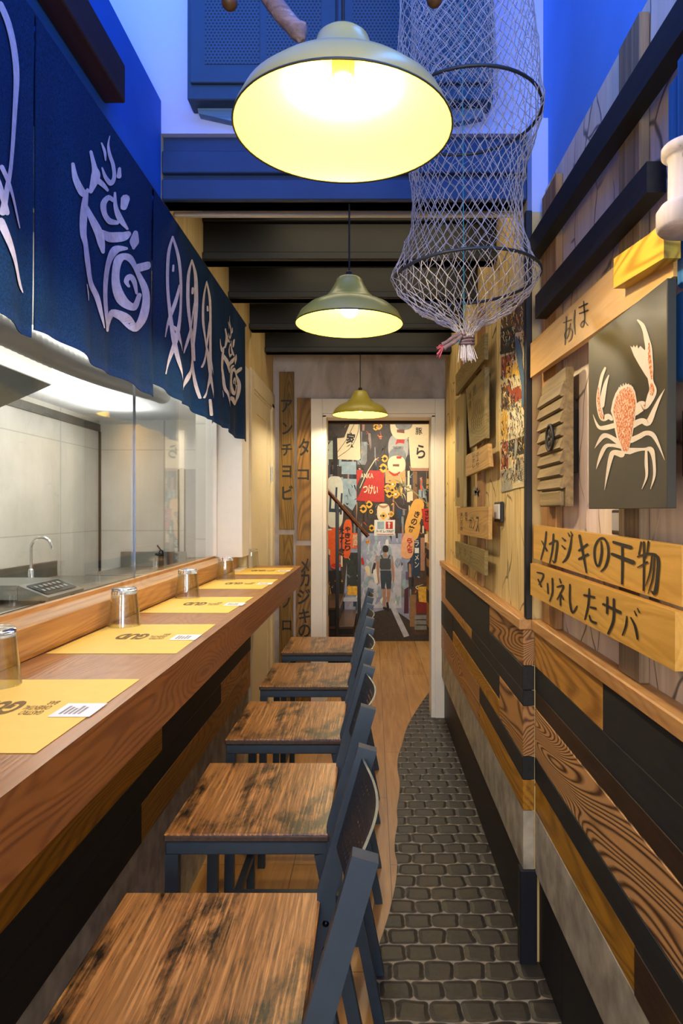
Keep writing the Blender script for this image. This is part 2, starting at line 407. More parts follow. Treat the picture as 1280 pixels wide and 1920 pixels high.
b = MB(); b.box(-.50, -.46, -2.2, -2.14, .85, 2.45, WHITEP); b.box(.46, .50, -2.2, -2.14, .85, 2.45, WHITEP); b.box(-.46, .46, -2.2, -2.14, .85, .89, WHITEP); b.box(-.46, .46, -2.2, -2.14, 2.41, 2.45, WHITEP)
struct(b.build('rear_fill_frame', origin=(0, 0, 0)))  # unseen window frame, added to hold the rear fill light
b = MB()
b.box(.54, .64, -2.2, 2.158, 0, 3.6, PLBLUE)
b.box(.49, .64, 2.161, 4.6, 0, 2.6, LININGF); b.box(.49, .64, 2.100, 2.1605, 0, 2.31, LININGF); b.box(.49, .64, 2.100, 2.1605, 2.3105, 2.6, PLPALE)
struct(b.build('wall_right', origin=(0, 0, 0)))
b = MB(); b.box(.53, .54, -1.2, 2.096, 1.0, 2.375, LININGN); struct(b.build('wall_right_lining', origin=(0, 0, 0)))
b = MB()   # back wall with the doorway
b.box(-.68, -.33, 4.6, 4.74, 0, 2.6, CONCRETE); b.box(.415, .64, 4.6, 4.74, 0, 2.6, CONCRETE); b.box(-.33, .415, 4.6, 4.74, 2.035, 2.6, CONCRETE)
struct(b.build('wall_back', origin=(0, 0, 0)))
b = MB(); b.box(-1.62, .54, 2.16, 2.24, 2.585, 3.6, PLPALE); b.box(-1.72, -1.62, -2.2, 2.24, 2.687, 3.6, PLPALE); b.box(-1.62, -.85, -2.2, 2.16, 2.60, 2.687, PLPALE)
struct(b.build('wall_upper', origin=(0, 0, 0)))
b = MB(); b.box(-1.72, .64, -2.2, 2.24, 3.6, 3.7, PLPALE); b.box(-.85, .64, 2.24, 4.74, 2.6, 2.68, DARKCEIL); struct(b.build('ceiling', origin=(0, 0, 0)))
# steel beams under the mezzanine
def beam(n, y0, y1, zs, zt, mb_):
    b = MB(); b.box(-.667, .489, y0+.02, y1, zs, zt, mb_); 
    b.box(-.667, .489, y0, y1, zs, zs+(.065 if n == 1 else .03), mb_, .003)
    if n == 1: b.box(-.667, .489, y0, y0+.03, zs+.085, zs+.155, mb_, .003)
    else: b.box(-.667, .489, y0, y0+.03, zs+.15, zt, mb_, .003)
    struct(b.build('trim_%d' % n, origin=(0, 0, 0)))
for n, (y0, y1) in enumerate(((2.161, 2.245), (2.674, 2.76), (3.155, 3.24), (3.69, 3.78), (4.222, 4.31)), 1): beam(n, y0, y1, 2.377, 2.584 if n == 1 else 2.599, BEAMB if n == 1 else BEAMM)
b = MB(); b.box(-.667, .489, 2.30, 2.315, 2.385, 2.40, WHITEP); struct(b.build('trim_6', origin=(0, 0, 0)))
# left upper lining of the far right wall top and black corner strip
b = MB(); b.box(.468, .488, 2.086, 2.112, 1.06, 2.31, KICK, .002); struct(b.build('trim_7', origin=(0, 0, 0)))
b = MB(); b.box(.452, .504, 2.088, 2.13, 0, .29, plain('navy_painted_post', '#0c101a', .45), .002); struct(b.build('trim_8', origin=(0, 0, 0)))

# ------------------------------------------------------------ plank cladding
def plank(b, X0, X1, ya, yb, ha, hb, mat):
    j = R.uniform(-.0015, .0015); b.box(X0+(j if X0 < X1 else -j), X1, ya+.0008, yb-.0008, H-hb+.0007, H-ha-.0007, mat, .0015)
ZJ = 2.097; yf = lambda x: .462*F/(x-VX); yn = lambda x: .498*F/(x-VX)
b = MB(); A = (.462, .4975)
for y0, y1, h0, h1, m_ in (
    (yf(835), 4.598, .365, .551, GOLD), (yf(917), yf(835), .365, .551, BLACKW), (ZJ, yf(917), .365, .476, RING2), (ZJ, yf(917), .476, .551, BLACKW),
    (yf(884), 4.598, .551, .60, GOLD), (ZJ, yf(884), .551, .60, BLACKW),
    (yf(849), 4.598, .60, .757, BLACKW), (yf(936), yf(849), .60, .687, BLACKW), (yf(936), yf(849), .687, .755, GOLD2), (ZJ, yf(936), .60, .755, RING2),
    (yf(899), 4.598, .757, .921, RING2), (ZJ, yf(899), .755, .827, BLACKW), (ZJ, yf(899), .827, .921, GOLD2),
    (ZJ, 4.598, .921, 1.109, STONE)): plank(b, A[0], A[1], y0, y1, h0, h1, m_)
b.box(.482, .492, ZJ, 4.598, 0, .29, KICK); struct(b.build('trim_9', origin=(0, 0, 0)))
b = MB(); A = (.498, .54)
for y0, y1, h0, h1, m_ in (
    (yn(1130), ZJ-.002, .365, .476, GOLD), (-1.2, yn(1130), .365, .476, BLACKW), (-1.2, ZJ-.002, .476, .551, BLACKW), (-1.2, ZJ-.002, .551, .605, BLACKW2),
    (-1.2, ZJ-.002, .605, .755, RING), (-1.2, ZJ-.002, .755, .827, BLACKW), (yn(1189), ZJ-.002, .827, .921, GOLD2), (-1.2, yn(1189), .827, .921, BLACKW2),
    (-1.2, ZJ-.002, .921, 1.109, STONE)): plank(b, A[0], A[1], y0, y1, h0, h1, m_)
b.box(.512, .54, -1.2, 1.84, 0, .29, KICK); b.box(.512, .54, 1.843, ZJ-.002, 0, .29, KICK); struct(b.build('trim_10', origin=(0, 0, 0)))
b = MB(); b.box(.450, .492, ZJ-.004, 4.598, 1.026, 1.06, LEDGEW, .003); struct(b.build('trim_11', origin=(0, 0, 0)))
b = MB(); b.box(.486, .54, -1.2, ZJ-.005, 1.026, 1.06, LEDGEW, .003); struct(b.build('trim_12', origin=(0, 0, 0)))
b = MB()   # cladding under the counter
yl = lambda x: .66*F/(VX-x)
for y0, y1, h0, h1, m_ in (
    (-1.2, yl(304), .50, .752, GOLD2), (yl(304), 3.70, .50, .752, BLACKW), (-1.2, yl(414), .752, .838, BLACKW), (yl(414), yl(453), .752, .838, GOLD), (yl(453), 3.70, .752, .838, GOLD2),
    (-1.2, yl(265), .838, .95, BLACKW), (yl(265), yl(453), .838, .95, GOLD2), (yl(453), 3.70, .838, .95, GOLD)): plank(b, -.66, -.673, y0, y1, h0, h1, m_)
b.box(-.668, -.673, -1.2, 3.66, 0, H-.951, STONE); struct(b.build('trim_13', origin=(0, 0, 0)))

# ------------------------------------------------------------ serving hatch: sill, glass, frame
b = MB(); b.box(-.85, -.712, -1.2, 3.478, 1.09, 1.152, LEDGEW, .002); b.box(-.72, -.712, 3.4785, 3.60, 1.083, 1.152, LEDGEW); struct(b.build('window_sill', origin=(0, 0, 0)))
t = NT('clear_window_glass'); tr = t.node('ShaderNodeBsdfTransparent'); gl = t.node('ShaderNodeBsdfGlossy'); gl.inputs['Roughness'].default_value = 0
tr.inputs[0].default_value = (.93, .95, .94, 1); fr = t.node('ShaderNodeLayerWeight')
mx = t.node('ShaderNodeMixShader'); t.link(t.math('ADD', t.math('MULTIPLY', t.math('POWER', fr.outputs['Facing'], 5.0), .8), .045), mx.inputs[0]); t.link(tr.outputs[0], mx.inputs[1]); t.link(gl.outputs[0], mx.inputs[2]); t.link(mx.outputs[0], t.out.inputs[0]); GLASS = t.m
b = MB(); b.box(-.812, -.806, -1.2, 2.318, 1.152, 2.15, GLASS); b.box(-.812, -.806, 2.321, 3.478, 1.152, 2.15, GLASS); b.box(-.8135, -.8045, 2.3182, 2.3208, 1.152, 2.15, CHROME)
struct(b.build('window_1', origin=(0, 0, 0)))
b = MB(); b.box(-.818, -.80, -1.2, 3.478, 1.152, 1.162, LEDGEW); b.box(-.83, -.79, 3.46, 3.478, 1.162, 2.15, WHITEP); struct(b.build('window_frame', origin=(0, 0, 0)))

# ------------------------------------------------------------ doorway casing in the back wall
b = MB()
b.box(-.413, -.335, 4.575, 4.6, 0, 2.145, WHITEP, .003); b.box(-.335, -.309, 4.582, 4.76, 0, 2.035, WHITEP, .003)
b.box(.421, .485, 4.575, 4.6, 0, 2.145, WHITEP, .003); b.box(.395, .421, 4.582, 4.76, 0, 2.035, WHITEP, .003)
b.box(-.335, .421, 4.575, 4.6, 2.045, 2.145, WHITEP, .003); b.box(-.335, .421, 4.582, 4.76, 2.02, 2.045, WHITEP, .003)
struct(b.build('door_1', origin=(0, 0, 0)))
# panelled side door on the left
b = MB(); b.box(-.675, -.655, 3.70, 3.80, 0, 2.17, CREAM, .004); b.box(-.675, -.655, 4.47, 4.57, 0, 2.10, CREAM, .004); b.box(-.675, -.655, 3.80, 4.57, 2.07, 2.17, CREAM, .004)
b.box(-.675, -.662, 3.80, 3.815, 0, 2.07, CREAM); b.box(-.675, -.662, 4.455, 4.47, 0, 2.07, CREAM); b.box(-.675, -.662, 3.80, 4.47, 2.055, 2.07, CREAM)
dr = struct(b.build('door_2', origin=(0, 0, 0)))
b = MB(); b.box(-.675, -.669, 3.815, 4.455, .01, 2.055, CREAM); b.box(-.669, -.665, 3.815, 3.93, .01, 2.055, CREAM, .001); b.box(-.669, -.665, 4.33, 4.455, .01, 2.055, CREAM, .001); b.box(-.669, -.665, 3.93, 4.33, 1.95, 2.055, CREAM, .001); b.box(-.669, -.665, 3.93, 4.33, .01, .16, CREAM, .001)
WL['door_2'] = Vector((0, 0, 0)); b.build('door_leaf', dr)
b = MB(); b.tube([(-.655, 4.452, 1.58), (-.655, 4.452, 1.68)], .006, CHROME); b.build('hinge', dr)

# ------------------------------------------------------------ stair hall behind the doorway
HALLW = wood('straw_hall_lining', '#8a6b34', '#c39b56', 'z', 21, 30, 0, rough=.6, bump=.05)
b = MB(); b.box(.60, .70, 4.74, 7.45, 0, 2.6, HALLW)
for h0, h1, m_ in ((.331, .40, LEDGEW), (.40, .50, BLACKW), (.50, .58, GOLD), (.58, .68, BLACKW2), (.68, .82, GOLD2), (.82, .95, BLACKW), (.95, 1.2, GOLD)): b.box(.575, .60, 4.78, 7.29, H-h1, H-h0-.001, m_, .001)
struct(b.build('wall_hall_right', origin=(0, 0, 0)))
b = MB(); b.box(-.45, -.395, 4.74, 5.9, 0, 2.6, HALLW); b.box(-1.4, -.345, 5.9, 5.97, 0, 2.6, HALLW) if False else None
for h0, h1, m_ in ((.331, .37, LEDGEW), (.37, .62, BLACKW), (.62, .72, GOLD), (.72, .9, BLACKW), (.9, 1.2, GOLD)): b.box(-.395, -.375, 4.9, 5.9, H-h1, H-h0-.001, m_, .001)
b.box(-1.4, -1.3, 5.9, 7.45, 0, 2.6, HALLW); b.box(-1.4, -.42, 5.8, 5.9, 0, 2.6, HALLW)
struct(b.build('wall_hall_left', origin=(0, 0, 0)))
b = MB(); b.box(-1.4, .70, 4.74, 7.45, 2.6, 2.68, DARKCEIL); struct(b.build('ceiling_hall', origin=(0, 0, 0)))
b = MB(); b.box(-.395, .575, 5.0, 5.08, 2.035, 2.6, BLACKW2, .004); struct(b.build('trim_14', origin=(0, 0, 0)))
b = MB(); b.box(-1.4, .70, 7.3, 7.4, 0, 2.6, HALLW); struct(b.build('wall_hall_back', origin=(0, 0, 0)))

# ------------------------------------------------------------ kitchen shell
t = NT('grey_wall_tiles'); v = t.coords(); n = t.noise(v, 3, 5, .6); 
sp = t.node('ShaderNodeSeparateXYZ'); t.link(v, sp.inputs[0])
jz = t.math('ABSOLUTE', t.math('SUBTRACT', t.math('FRACT', t.math('DIVIDE', sp.outputs[2], .62)), .5)); jy = t.math('ABSOLUTE', t.math('SUBTRACT', t.math('FRACT', t.math('DIVIDE', t.math('ADD', t.math('ADD', sp.outputs[1], sp.outputs[0]), 9), 1.15)), .5))
j = t.math('MAXIMUM', jz, t.math('MULTIPLY', jy, 1.0)); jr = t.ramp(t.math('MAXIMUM', jz, t.math('ADD', jy, .0)), [(.493, (0, 0, 0)), (.497, (1, 1, 1))])
c = t.ramp(n, [(.3, '#b9b6ad'), (.7, '#cfccc3')]); c = t.mix(t.math('MULTIPLY', jr, .5), c, '#6f6d68'); KTILE = t.fin(c, .35)
b = MB(); b.box(-2.2, -2.1, -2.2, 5.35, 0, 2.09, KTILE); b.box(-2.1, -.85, 5.25, 5.35, 0, 2.09, KTILE); b.box(-.95, -.85, 3.67, 5.25, 0, 2.09, KTILE); b.box(-2.1, -2.09, -2.2, 5.25, 2.0, 2.055, plain('grey_cornice', '#55554f', .5)); 
b.box(-2.1, -2.085, 5.235, 5.25, 0, 2.0, plain('black_tile_joint', '#1c1c1a', .5)); b.box(-2.1, -2.095, 3.70, 3.712, 0, 2.0, bpy.data.materials['black_tile_joint'])
struct(b.build('wall_kitchen', origin=(0, 0, 0)))
b = MB(); b.box(-2.2, -.85, -2.2, 5.35, 2.09, 2.14, PLASTER); struct(b.build('ceiling_kitchen', origin=(0, 0, 0)))
b = MB(); b.box(-2.2, -.85, -2.2, 5.35, -.06, 0, plain('grey_kitchen_floor', '#6b6a66', .5)); struct(b.build('floor_kitchen', origin=(0, 0, 0)))
b = MB()   # fridge recess door on the kitchen's end wall
xa = lambda x: (x-VX)*5.25/F
b.box(xa(334), xa(336.5), 5.235, 5.25, H-.44, H+.32, bpy.data.materials['black_tile_joint']); b.box(xa(346), xa(349), 5.235, 5.25, H-.44, H+.32, bpy.data.materials['black_tile_joint']); b.box(xa(336.5), xa(346), 5.24, 5.25, H+.33, H+.62, WHITEP)
b.box(xa(349), xa(402), 5.23, 5.25, H-.44, H+.32, plain('grey_fridge_door', '#8d8a83', .35))
struct(b.build('trim_15', origin=(0, 0, 0)))
# ------------------------------------------------------------ the counter
CT = H-.309
b = MB(); b.box(-.712, -.424, -.9, 3.48, CT-.022, CT, COUNTER); b.box(-.672, -.424, 3.48, 3.86, CT-.022, CT, COUNTER)
v = b; ct = v.build('bar_counter'); tag(ct, 'long polished oak bar counter running along the serving hatch', 'counter')
WL[ct.name] = ct.location.copy()
b = MB(); b.prism([(-.400, -.9, CT), (-.400, 3.86-.03, CT), (-.400, 3.86-.03, CT-.102), (-.400, -.9, CT-.102)], (-.024, 0, 0), COUNTERF); b.box(-.424, -.400, -.9, 3.83, CT-.0005, CT+.0005, COUNTER); b.build('front_apron', ct)
b = MB(); b.box(-.66, -.424, 3.83, 3.86, CT-.102, CT-.022, COUNTERF, .002); b.build('end_panel', ct)
b = MB(); b.box(-.724, -.7125, -.9, 3.46, CT, H-.243, GOLDC if False else wood('amber_oak_upstand', '#6e3f12', '#b27a33', 'y', 31, 60, .35, 9, rough=.35), .002); b.build('upstand', ct)

# ------------------------------------------------------------ bar stools
SEATM = wood('rustic_brown_seat_board', '#2c1a0d', '#c08e52', 'y', 14, 190, 0, rough=.34, mid='#7d4e24', patch=('#15110d', .425, .525, 7), bump=.4)
SEATE = wood('dark_seat_edge', '#1f1511', '#4b3a30', 'y', 15, 90, 0, rough=.5)
NAVY = plain('navy_powder_coated_steel', '#34424f', .42, .3, var=.08)
NAVYD = plain('dark_perforated_steel_sheet', '#2f343b', .42, .4, var=.08)
BOLT = plain('black_bolt_metal', '#20242c', .2, .9)
SW = .175; SD = .205; ST = .711     # half depth (x), half width (y), seat height
stool = thing('bar_stool', (-.2655, 1.64, 0), 'x', 'bar stool', 'bar stools along the counter')
SX, SY = -.2655, 1.64
b = MB(); b.box(SX-SW, SX+SW, SY-SD, SY+SD, ST-.018, ST-.0015, SEATE, .004); b.box(SX-SW+.001, SX+SW-.001, SY-SD+.001, SY+SD-.001, ST-.006, ST, SEATM, .003); b.build('seat', stool)
b = MB()
for sy in (-1, 1): b.box(SX-SW+.004, SX+SW-.004, SY+sy*(SD-.004), SY+sy*(SD-.029), ST-.045, ST-.0185, NAVY, .002)
for xx in (SX-SW+.004, SX+SW-.029): b.box(xx, xx+.025, SY-SD+.029, SY+SD-.029, ST-.045, ST-.0185, NAVY, .002)
b.build('seat_frame', stool)
for sy in (-1, 1):
    yy = SY+sy*(SD-.0165)
    b = MB(); b.sqtube([(SX-SW+.017, yy, ST-.0445), (SX-SW+.008, yy, 0)], .027, .025, NAVY); b.build('leg', stool)
    b = MB(); b.sqtube([(SX+SW-.019, yy, ST-.0445), (SX+.288, yy, 0)], .027, .025, NAVY); b.build('leg', stool)
    b = MB(); b.sqtube([(SX+SW+.009, yy, ST-.115), (SX+SW+.010, yy, ST+.012), (SX+SW+.082, yy, .975)], .033, .024, NAVY); bp = b.build('back_post', stool)
    for zz in (ST-.085, ST-.040):
        b = MB(); b.ball((SX+SW+.009, yy-sy*.0, zz), .0095, BOLT, 12, (1, 1.75, 1)); b.build('bolt', bp)
for sy in (-1, 1): b = MB(); b.sqtube([(SX-.155, SY+sy*(SD-.0165), .24), (SX+.236, SY+sy*(SD-.0165), .24)], .022, .02, NAVY); b.build('side_stretcher', stool)
b = MB(); b.sqtube([(SX-.165, SY-SD+.02, .17), (SX-.165, SY+SD-.02, .17)], .022, .022, NAVY); b.build('foot_rest', stool)
b = MB(); b.sqtube([(SX+SW+.01, SY-SD+.02, .56), (SX+SW+.01, SY+SD-.02, .56)], .022, .022, NAVY); b.build('rear_stretcher', stool)
b = MB()   # curved sheet with rows of round holes
NU, NV = 26, 12; w_ = SD-.028
def bk(u, v_, off=0):     # u 0..1 along y, v 0..1 up
    z = .805+.155*v_; x = SX+SW+.004+.072*(z-ST-.012)/.252; bul = .024*math.sin(PI*u)**1.15
    return (x+bul+off, SY-w_+2*w_*u, z)
for i in range(NU):
    for j in range(NV):
        u0, u1, v0, v1 = i/NU, (i+1)/NU, j/NV, (j+1)/NV; hole = 1 <= i < NU-1 and 1 <= j < NV-1
        if not hole: b.add([bk(u0, v0), bk(u1, v0), bk(u1, v1), bk(u0, v1)], [(0, 1, 2, 3)], NAVYD, True)
        else:
            uc, vc = (u0+u1)/2, (v0+v1)/2; o = []; c_ = []
            for k in range(8):
                a = PI/4*k; c_.append(bk(uc+math.cos(a)*.0026/(2*w_)*1.0, vc+math.sin(a)*.0026/.155))
            o = [bk(u1, vc), bk(u1, v1), bk(uc, v1), bk(u0, v1), bk(u0, vc), bk(u0, v0), bk(uc, v0), bk(u1, v0)]
            b.add(o+c_, [(k, (k+1) % 8, 8+(k+1) % 8, 8+k) for k in range(8)], NAVYD, True)
for i in range(NU):    # rolled top and bottom lip
    for vv in (0, 1): b.add([bk(i/NU, vv), bk((i+1)/NU, vv), bk((i+1)/NU, vv, .004), bk(i/NU, vv, .004)], [(0, 1, 2, 3)], NAVY)
b.build('backrest', stool)
slab = ['bar stool closest to the camera, its blotchy brown seat cut by the photo edge', 'second bar stool from the camera, rustic brown seat with dark front corner blotches',
        'middle bar stool of the five, third from the camera', 'fourth bar stool from the camera, before the one at the doorway', 'farthest bar stool, nearest the doorway']
for i, yy in enumerate((1.014, 1.64, 2.237, 2.855, 3.485)):
    if i == 1: stool['label'] = slab[1]
    else: dup(stool, (-.2655, yy, 0), slab[i])

# ------------------------------------------------------------ placemats, cards, tumblers
MATM = plain('yellow_placemat_paper', '#f3ca58', .55, var=.03); INK = plain('brown_printing_ink', '#6e5218', .6); CARDM = plain('white_card', '#f1ece6', .6, var=.02); INKG = plain('grey_printing_ink', '#8e8c88', .6)
t = NT('tumbler_glass'); tr = t.node('ShaderNodeBsdfTransparent'); gl = t.node('ShaderNodeBsdfGlossy'); gl.inputs['Roughness'].default_value = .03
tr.inputs[0].default_value = (.94, .95, .94, 1); fr = t.node('ShaderNodeLayerWeight'); mx = t.node('ShaderNodeMixShader')
t.link(t.math('ADD', t.math('MULTIPLY', t.math('POWER', fr.outputs['Facing'], 2.2), .8), .09), mx.inputs[0]); t.link(tr.outputs[0], mx.inputs[1]); t.link(gl.outputs[0], mx.inputs[2]); t.link(mx.outputs[0], t.out.inputs[0]); TG = t.m
sizes = ['closest to the camera', 'second from the camera', 'third from the camera', 'fourth from the camera', 'farthest from the camera, by the side door']
gprof = [(0, .001), (.0, .101), (.030, .101), (.0325, .0985), (.0335, .09), (.042, .0015), (.0425, 0), (.0405, 0), (.0398, .002), (.032, .084), (.028, .0855), (0, .0855)]
gprof = gprof[1:]
first = None
TGB = NT('solid_tumbler_base_glass').fin((1, 1, 1), .02, 0, .5, 1.0)
for i, yc in enumerate((1.06, 1.665, 2.255, 2.89, 3.51)):
    z0 = CT; b = MB(); sk = (R.uniform(-.012, .012))
    pm = [(-.705, yc-.19), (-.425+sk, yc-.19+sk*.4), (-.425, yc+.19), (-.705, yc+.185+sk*.3)]
    b.prism([(x, y, z0+.0006) for x, y in pm], (0, 0, .0006), MATM); o = b.build('placemat'); o['label'] = 'yellow printed paper placemat on the counter, '+sizes[i]; o['category'] = 'placemat'; o['group'] = 'yellow placemats on the counter'
    WL[o.name] = o.location.copy(); b = MB()
    # printing reads from the stool side: u runs towards the far end, v away from the stool
    def mp_(x0, x1, y0, y1): return lambda u, v_: (x1+(x0-x1)*v_, y0+(y1-y0)*u, z0+.0016)
    def up(cx, cy, sx, sy): return lambda u, v_: (cx+sx*(.5-v_), cy+sy*(u-.5), z0+.0016)
    fnr = lambda x0, x1, y0, y1: (lambda u, v_: (x0+(x1-x0)*u, y0+(y1-y0)*v_, z0+.0016))
    write(b, 'GUD', fnr(-.550, -.624, yc+.045, yc-.030), INK, .05)
    write(b, 'GASTRO\nORIENTAL\nBAR', fnr(-.503, -.545, yc+.045, yc-.030), INK, .015)
    b.build('printed_logo', o)
    b = MB(); cx = -.448; b.box(cx-.036, cx+.026, yc-.042, yc+.028, z0+.0019, z0+.0026, CARDM); c_ = b.build('menu_card'); tag(c_, 'small white card on the yellow placemat '+sizes[i], 'card', 'white cards on the placemats')
    WL[c_.name] = c_.location.copy(); b = MB()
    for k in range(5): b.box(cx-.026+.007*k, cx-.022+.007*k, yc-.030, yc+.012-.006*(k % 3), z0+.0026, z0+.0029, INKG)
    b.build('printed_lines', c_)
for i, (x, y) in enumerate(((-.665, 1.205), (-.665, 1.83), (-.655, 2.42), (-.655, 3.05), (-.655, 3.70))):
    if first is None:
        o3 = (x, y, CT+.0024); b = MB(); b.lathe([(.0318, .0848), (.0398, .002), (.0405, 0), (.0425, 0), (.042, .0015), (.0338, .0848)], o3, TG, 40); first = g = b.build('drinking_glass', origin=o3); WL[g.name] = Vector(o3)
        b = MB(); b.lathe([(0, .0852), (.027, .0855), (.0336, .0852), (.0330, .093), (.0320, .0995), (.030, .101), (0, .0985)], o3, TGB, 40); b.build('glass_base', g)
    else: g = dup(first, (x, y, CT+.0024))
    tag(g, 'clear tumbler standing upside down on the placemat '+sizes[i], 'glass', 'upturned tumblers on the counter')

# ------------------------------------------------------------ pendant lamps
ENA = plain('olive_yellow_enamel', '#b9ad4e', .32, var=.03); ENI = plain('cream_yellow_enamel_inside', '#d6b63c', .4, var=.01); RIMM = plain('dark_enamel_rim', '#3c3a1c', .4)
CORD = plain('black_cord', '#101010', .6); BULB = emis('warm_bulb_glow', (1, .85, .56), LAMP_POWER)
op = [(.1725, 0), (.171, .008), (.158, .033), (.132, .056), (.105, .069), (.084, .077), (.080, .083), (.074, .088), (.062, .102), (.049, .124), (.0435, .135), (.041, .143), (.034, .149), (.018, .152), (0, .153)]
ip = [(max(0, r-.0025), z-.002) if r > 0 else (0, z-.003) for r, z in op]; ip[0] = (.1705, 0)
def lamp(x, y, z, ztop, label):
    root = thing('pendant_lamp', (x, y, z), label, 'pendant lamp', 'pendant lamps down the middle')
    b = MB(); b.lathe(op, (x, y, z), ENA, 64); b.lathe(ip[::-1], (x, y, z), ENI, 64); sh = b.build('lamp_shade', root)
    b = MB(); b.lathe([(.1705, 0), (.1728, -.0022), (.1738, 0), (.1728, .0022), (.1705, 0)], (x, y, z), RIMM, 64); b.build('rim', sh)
    b = MB(); b.lathe([(0, .148), (.018, .148), (.018, .085), (.014, .078), (0, .078)][::-1], (x, y, z), CORD, 16); b.build('socket', root)
    b = MB(); b.lathe([(0, .022), (.014, .025), (.024, .034), (.027, .046), (.023, .060), (.013, .073), (.012, .080)], (x, y, z), BULB, 20); b.build('bulb', root)
    b = MB(); b.lathe([(.012, .150), (.012, .166), (.005, .172), (0, .172)], (x, y, z), CORD, 12); b.tube([(x, y, z+.170), (x, y, ztop)], .0032, CORD, 6); b.build('cord', root)
ZL = 1.991
lamp(-.0465, 1.083, ZL+.004, 3.6, 'largest-looking yellow enamel pendant lamp, hanging nearest the camera'); lamp(-.0745, 2.195, ZL, 2.378, 'middle yellow enamel pendant lamp, hanging under the first beam'); lamp(-.0765, 4.265, ZL, 2.378, 'farthest small-looking yellow pendant lamp in front of the doorway casing')

# ------------------------------------------------------------ noren curtains
t = NT('indigo_cotton'); v = t.coords((1, 1, 1)); n = t.noise(v, 260, 2); n2 = t.noise(t.coords((1, 30, 2)), 3, 3)
c = t.ramp(n, [(.3, '#08203f'), (.7, '#0f3a6a')]); c = t.mix(t.math('MULTIPLY', n2, .35), c, '#0a1c3c'); t.bump(n, .25, .0006); INDIGO = t.fin(c, .9, 0, .15)
BRUSH = plain('white_fabric_paint', '#c9c4cf', .8, var=.14, vs_=60)
NX = -.640
ns = R.uniform(0, 9)
def nsurf(y, z):
    f = max(0, (2.33-z)/.6)
    return NX+.010*f*math.sin(y*17+1)+.006*f*math.sin(y*41+z*2)+.004*f*math.sin(y*9+z*5)
ncam = lambda x, y: (x/2.56, 180+y/2.56)
def nmap(dy=0, sc=1, pivot=(0, 0)):
    def fn(x, y):
        px, py = ncam(x, y); _, Y, Z = PX(px, py, NX)
        Y = pivot[0]+(Y-pivot[0])*sc+dy; Z = pivot[1]+(Z-pivot[1])*sc
        return (nsurf(Y, Z)+.0025, Y, Z)
    return fn
M2 = [[(340, 325, 10), (352, 400, 20), (385, 465, 30), (415, 455, 14)], [(412, 450, 12), (398, 500, 28), (388, 580, 34), (385, 660, 30), (398, 715, 26), (408, 790, 30), (428, 890, 24), (462, 960, 18), (485, 1050, 12), (500, 1112, 5)],
 [(430, 268, 12), (446, 340, 18), (452, 385, 32), (430, 458, 16)], [(448, 395, 22), (485, 425, 18), (512, 452, 12)], [(482, 345, 6), (500, 390, 16), (530, 418, 20), (547, 390, 14), (540, 330, 14), (522, 280, 14), (515, 235, 9), (522, 192, 3)],
 [(480, 226, 6), (496, 268, 12), (500, 308, 6)], [(570, 348, 10), (568, 386, 16)], [(390, 510, 18), (428, 575, 24), (465, 650, 28), (480, 705, 26), (488, 748, 14)], [(462, 650, 22), (520, 676, 36), (578, 676, 36), (605, 662, 22)],
 [(552, 465, 8), (556, 530, 14), (575, 590, 18), (602, 638, 8)], [(548, 502, 14), (518, 488, 20), (490, 515, 24), (495, 565, 22), (522, 598, 24), (562, 608, 16)], [(596, 492, 30), (588, 535, 20)], [(642, 658, 20), (634, 700, 36), (630, 728, 14)],
 [(596, 732, 12), (560, 738, 28), (528, 790, 30), (510, 860, 26), (504, 950, 22), (514, 1040, 24), (528, 1120, 20)], [(524, 1118, 22), (552, 1045, 26), (590, 1058, 28), (628, 1112, 30), (662, 1080, 26), (682, 1000, 24), (680, 930, 22), (650, 850, 18), (612, 780, 24), (578, 776, 24), (564, 830, 22), (566, 910, 24), (592, 990, 26), (630, 1012, 26), (656, 955, 16)],
 [(642, 945, 12), (630, 890, 20), (610, 866, 18), (598, 890, 12), (606, 914, 8)], [(652, 826, 30), (697, 812, 28)], [(400, 905, 5), (410, 950, 8), (412, 980, 4)]]
M3 = [[(825, 675, 6), (808, 760, 11), (806, 900, 11), (818, 1040, 10), (832, 1180, 10), (848, 1290, 9), (880, 1408, 6)], [(825, 675, 6), (850, 780, 12), (860, 900, 13), (855, 1030, 11), (835, 1180, 10), (815, 1270, 9), (795, 1332, 6)],
 [(852, 910, 9), (826, 1030, 9), (808, 1100, 9), (795, 1155, 5)], [(812, 1090, 6), (838, 1120, 9), (850, 1170, 8), (864, 1222, 4)], [(828, 812, 5), (827, 840, 6)],
 [(918, 788, 6), (900, 860, 11), (898, 990, 11), (912, 1120, 10), (925, 1230, 10), (935, 1320, 9), (955, 1450, 5)], [(918, 788, 6), (936, 860, 11), (940, 980, 12), (938, 1090, 10), (932, 1200, 10), (925, 1300, 14), (905, 1350, 14), (882, 1400, 7)],
 [(938, 985, 8), (918, 1090, 8), (900, 1170, 9), (884, 1232, 5)], [(915, 1110, 6), (930, 1160, 9), (940, 1270, 4)], [(924, 925, 12), (922, 945, 12)],
 [(988, 890, 4), (970, 980, 9), (966, 1090, 9), (980, 1200, 9), (992, 1290, 8), (1002, 1370, 8), (1022, 1495, 4)], [(988, 890, 4), (1002, 980, 9), (1003, 1090, 9), (1000, 1200, 8), (998, 1330, 9), (990, 1380, 9), (964, 1448, 5)],
 [(1000, 1080, 6), (985, 1190, 7), (970, 1260, 7), (958, 1302, 4)], [(985, 1210, 5), (1000, 1270, 7), (1014, 1338, 3)], [(990, 1010, 5), (991, 1030, 7)], [(995, 1460, 9), (1000, 1530, 9)]]
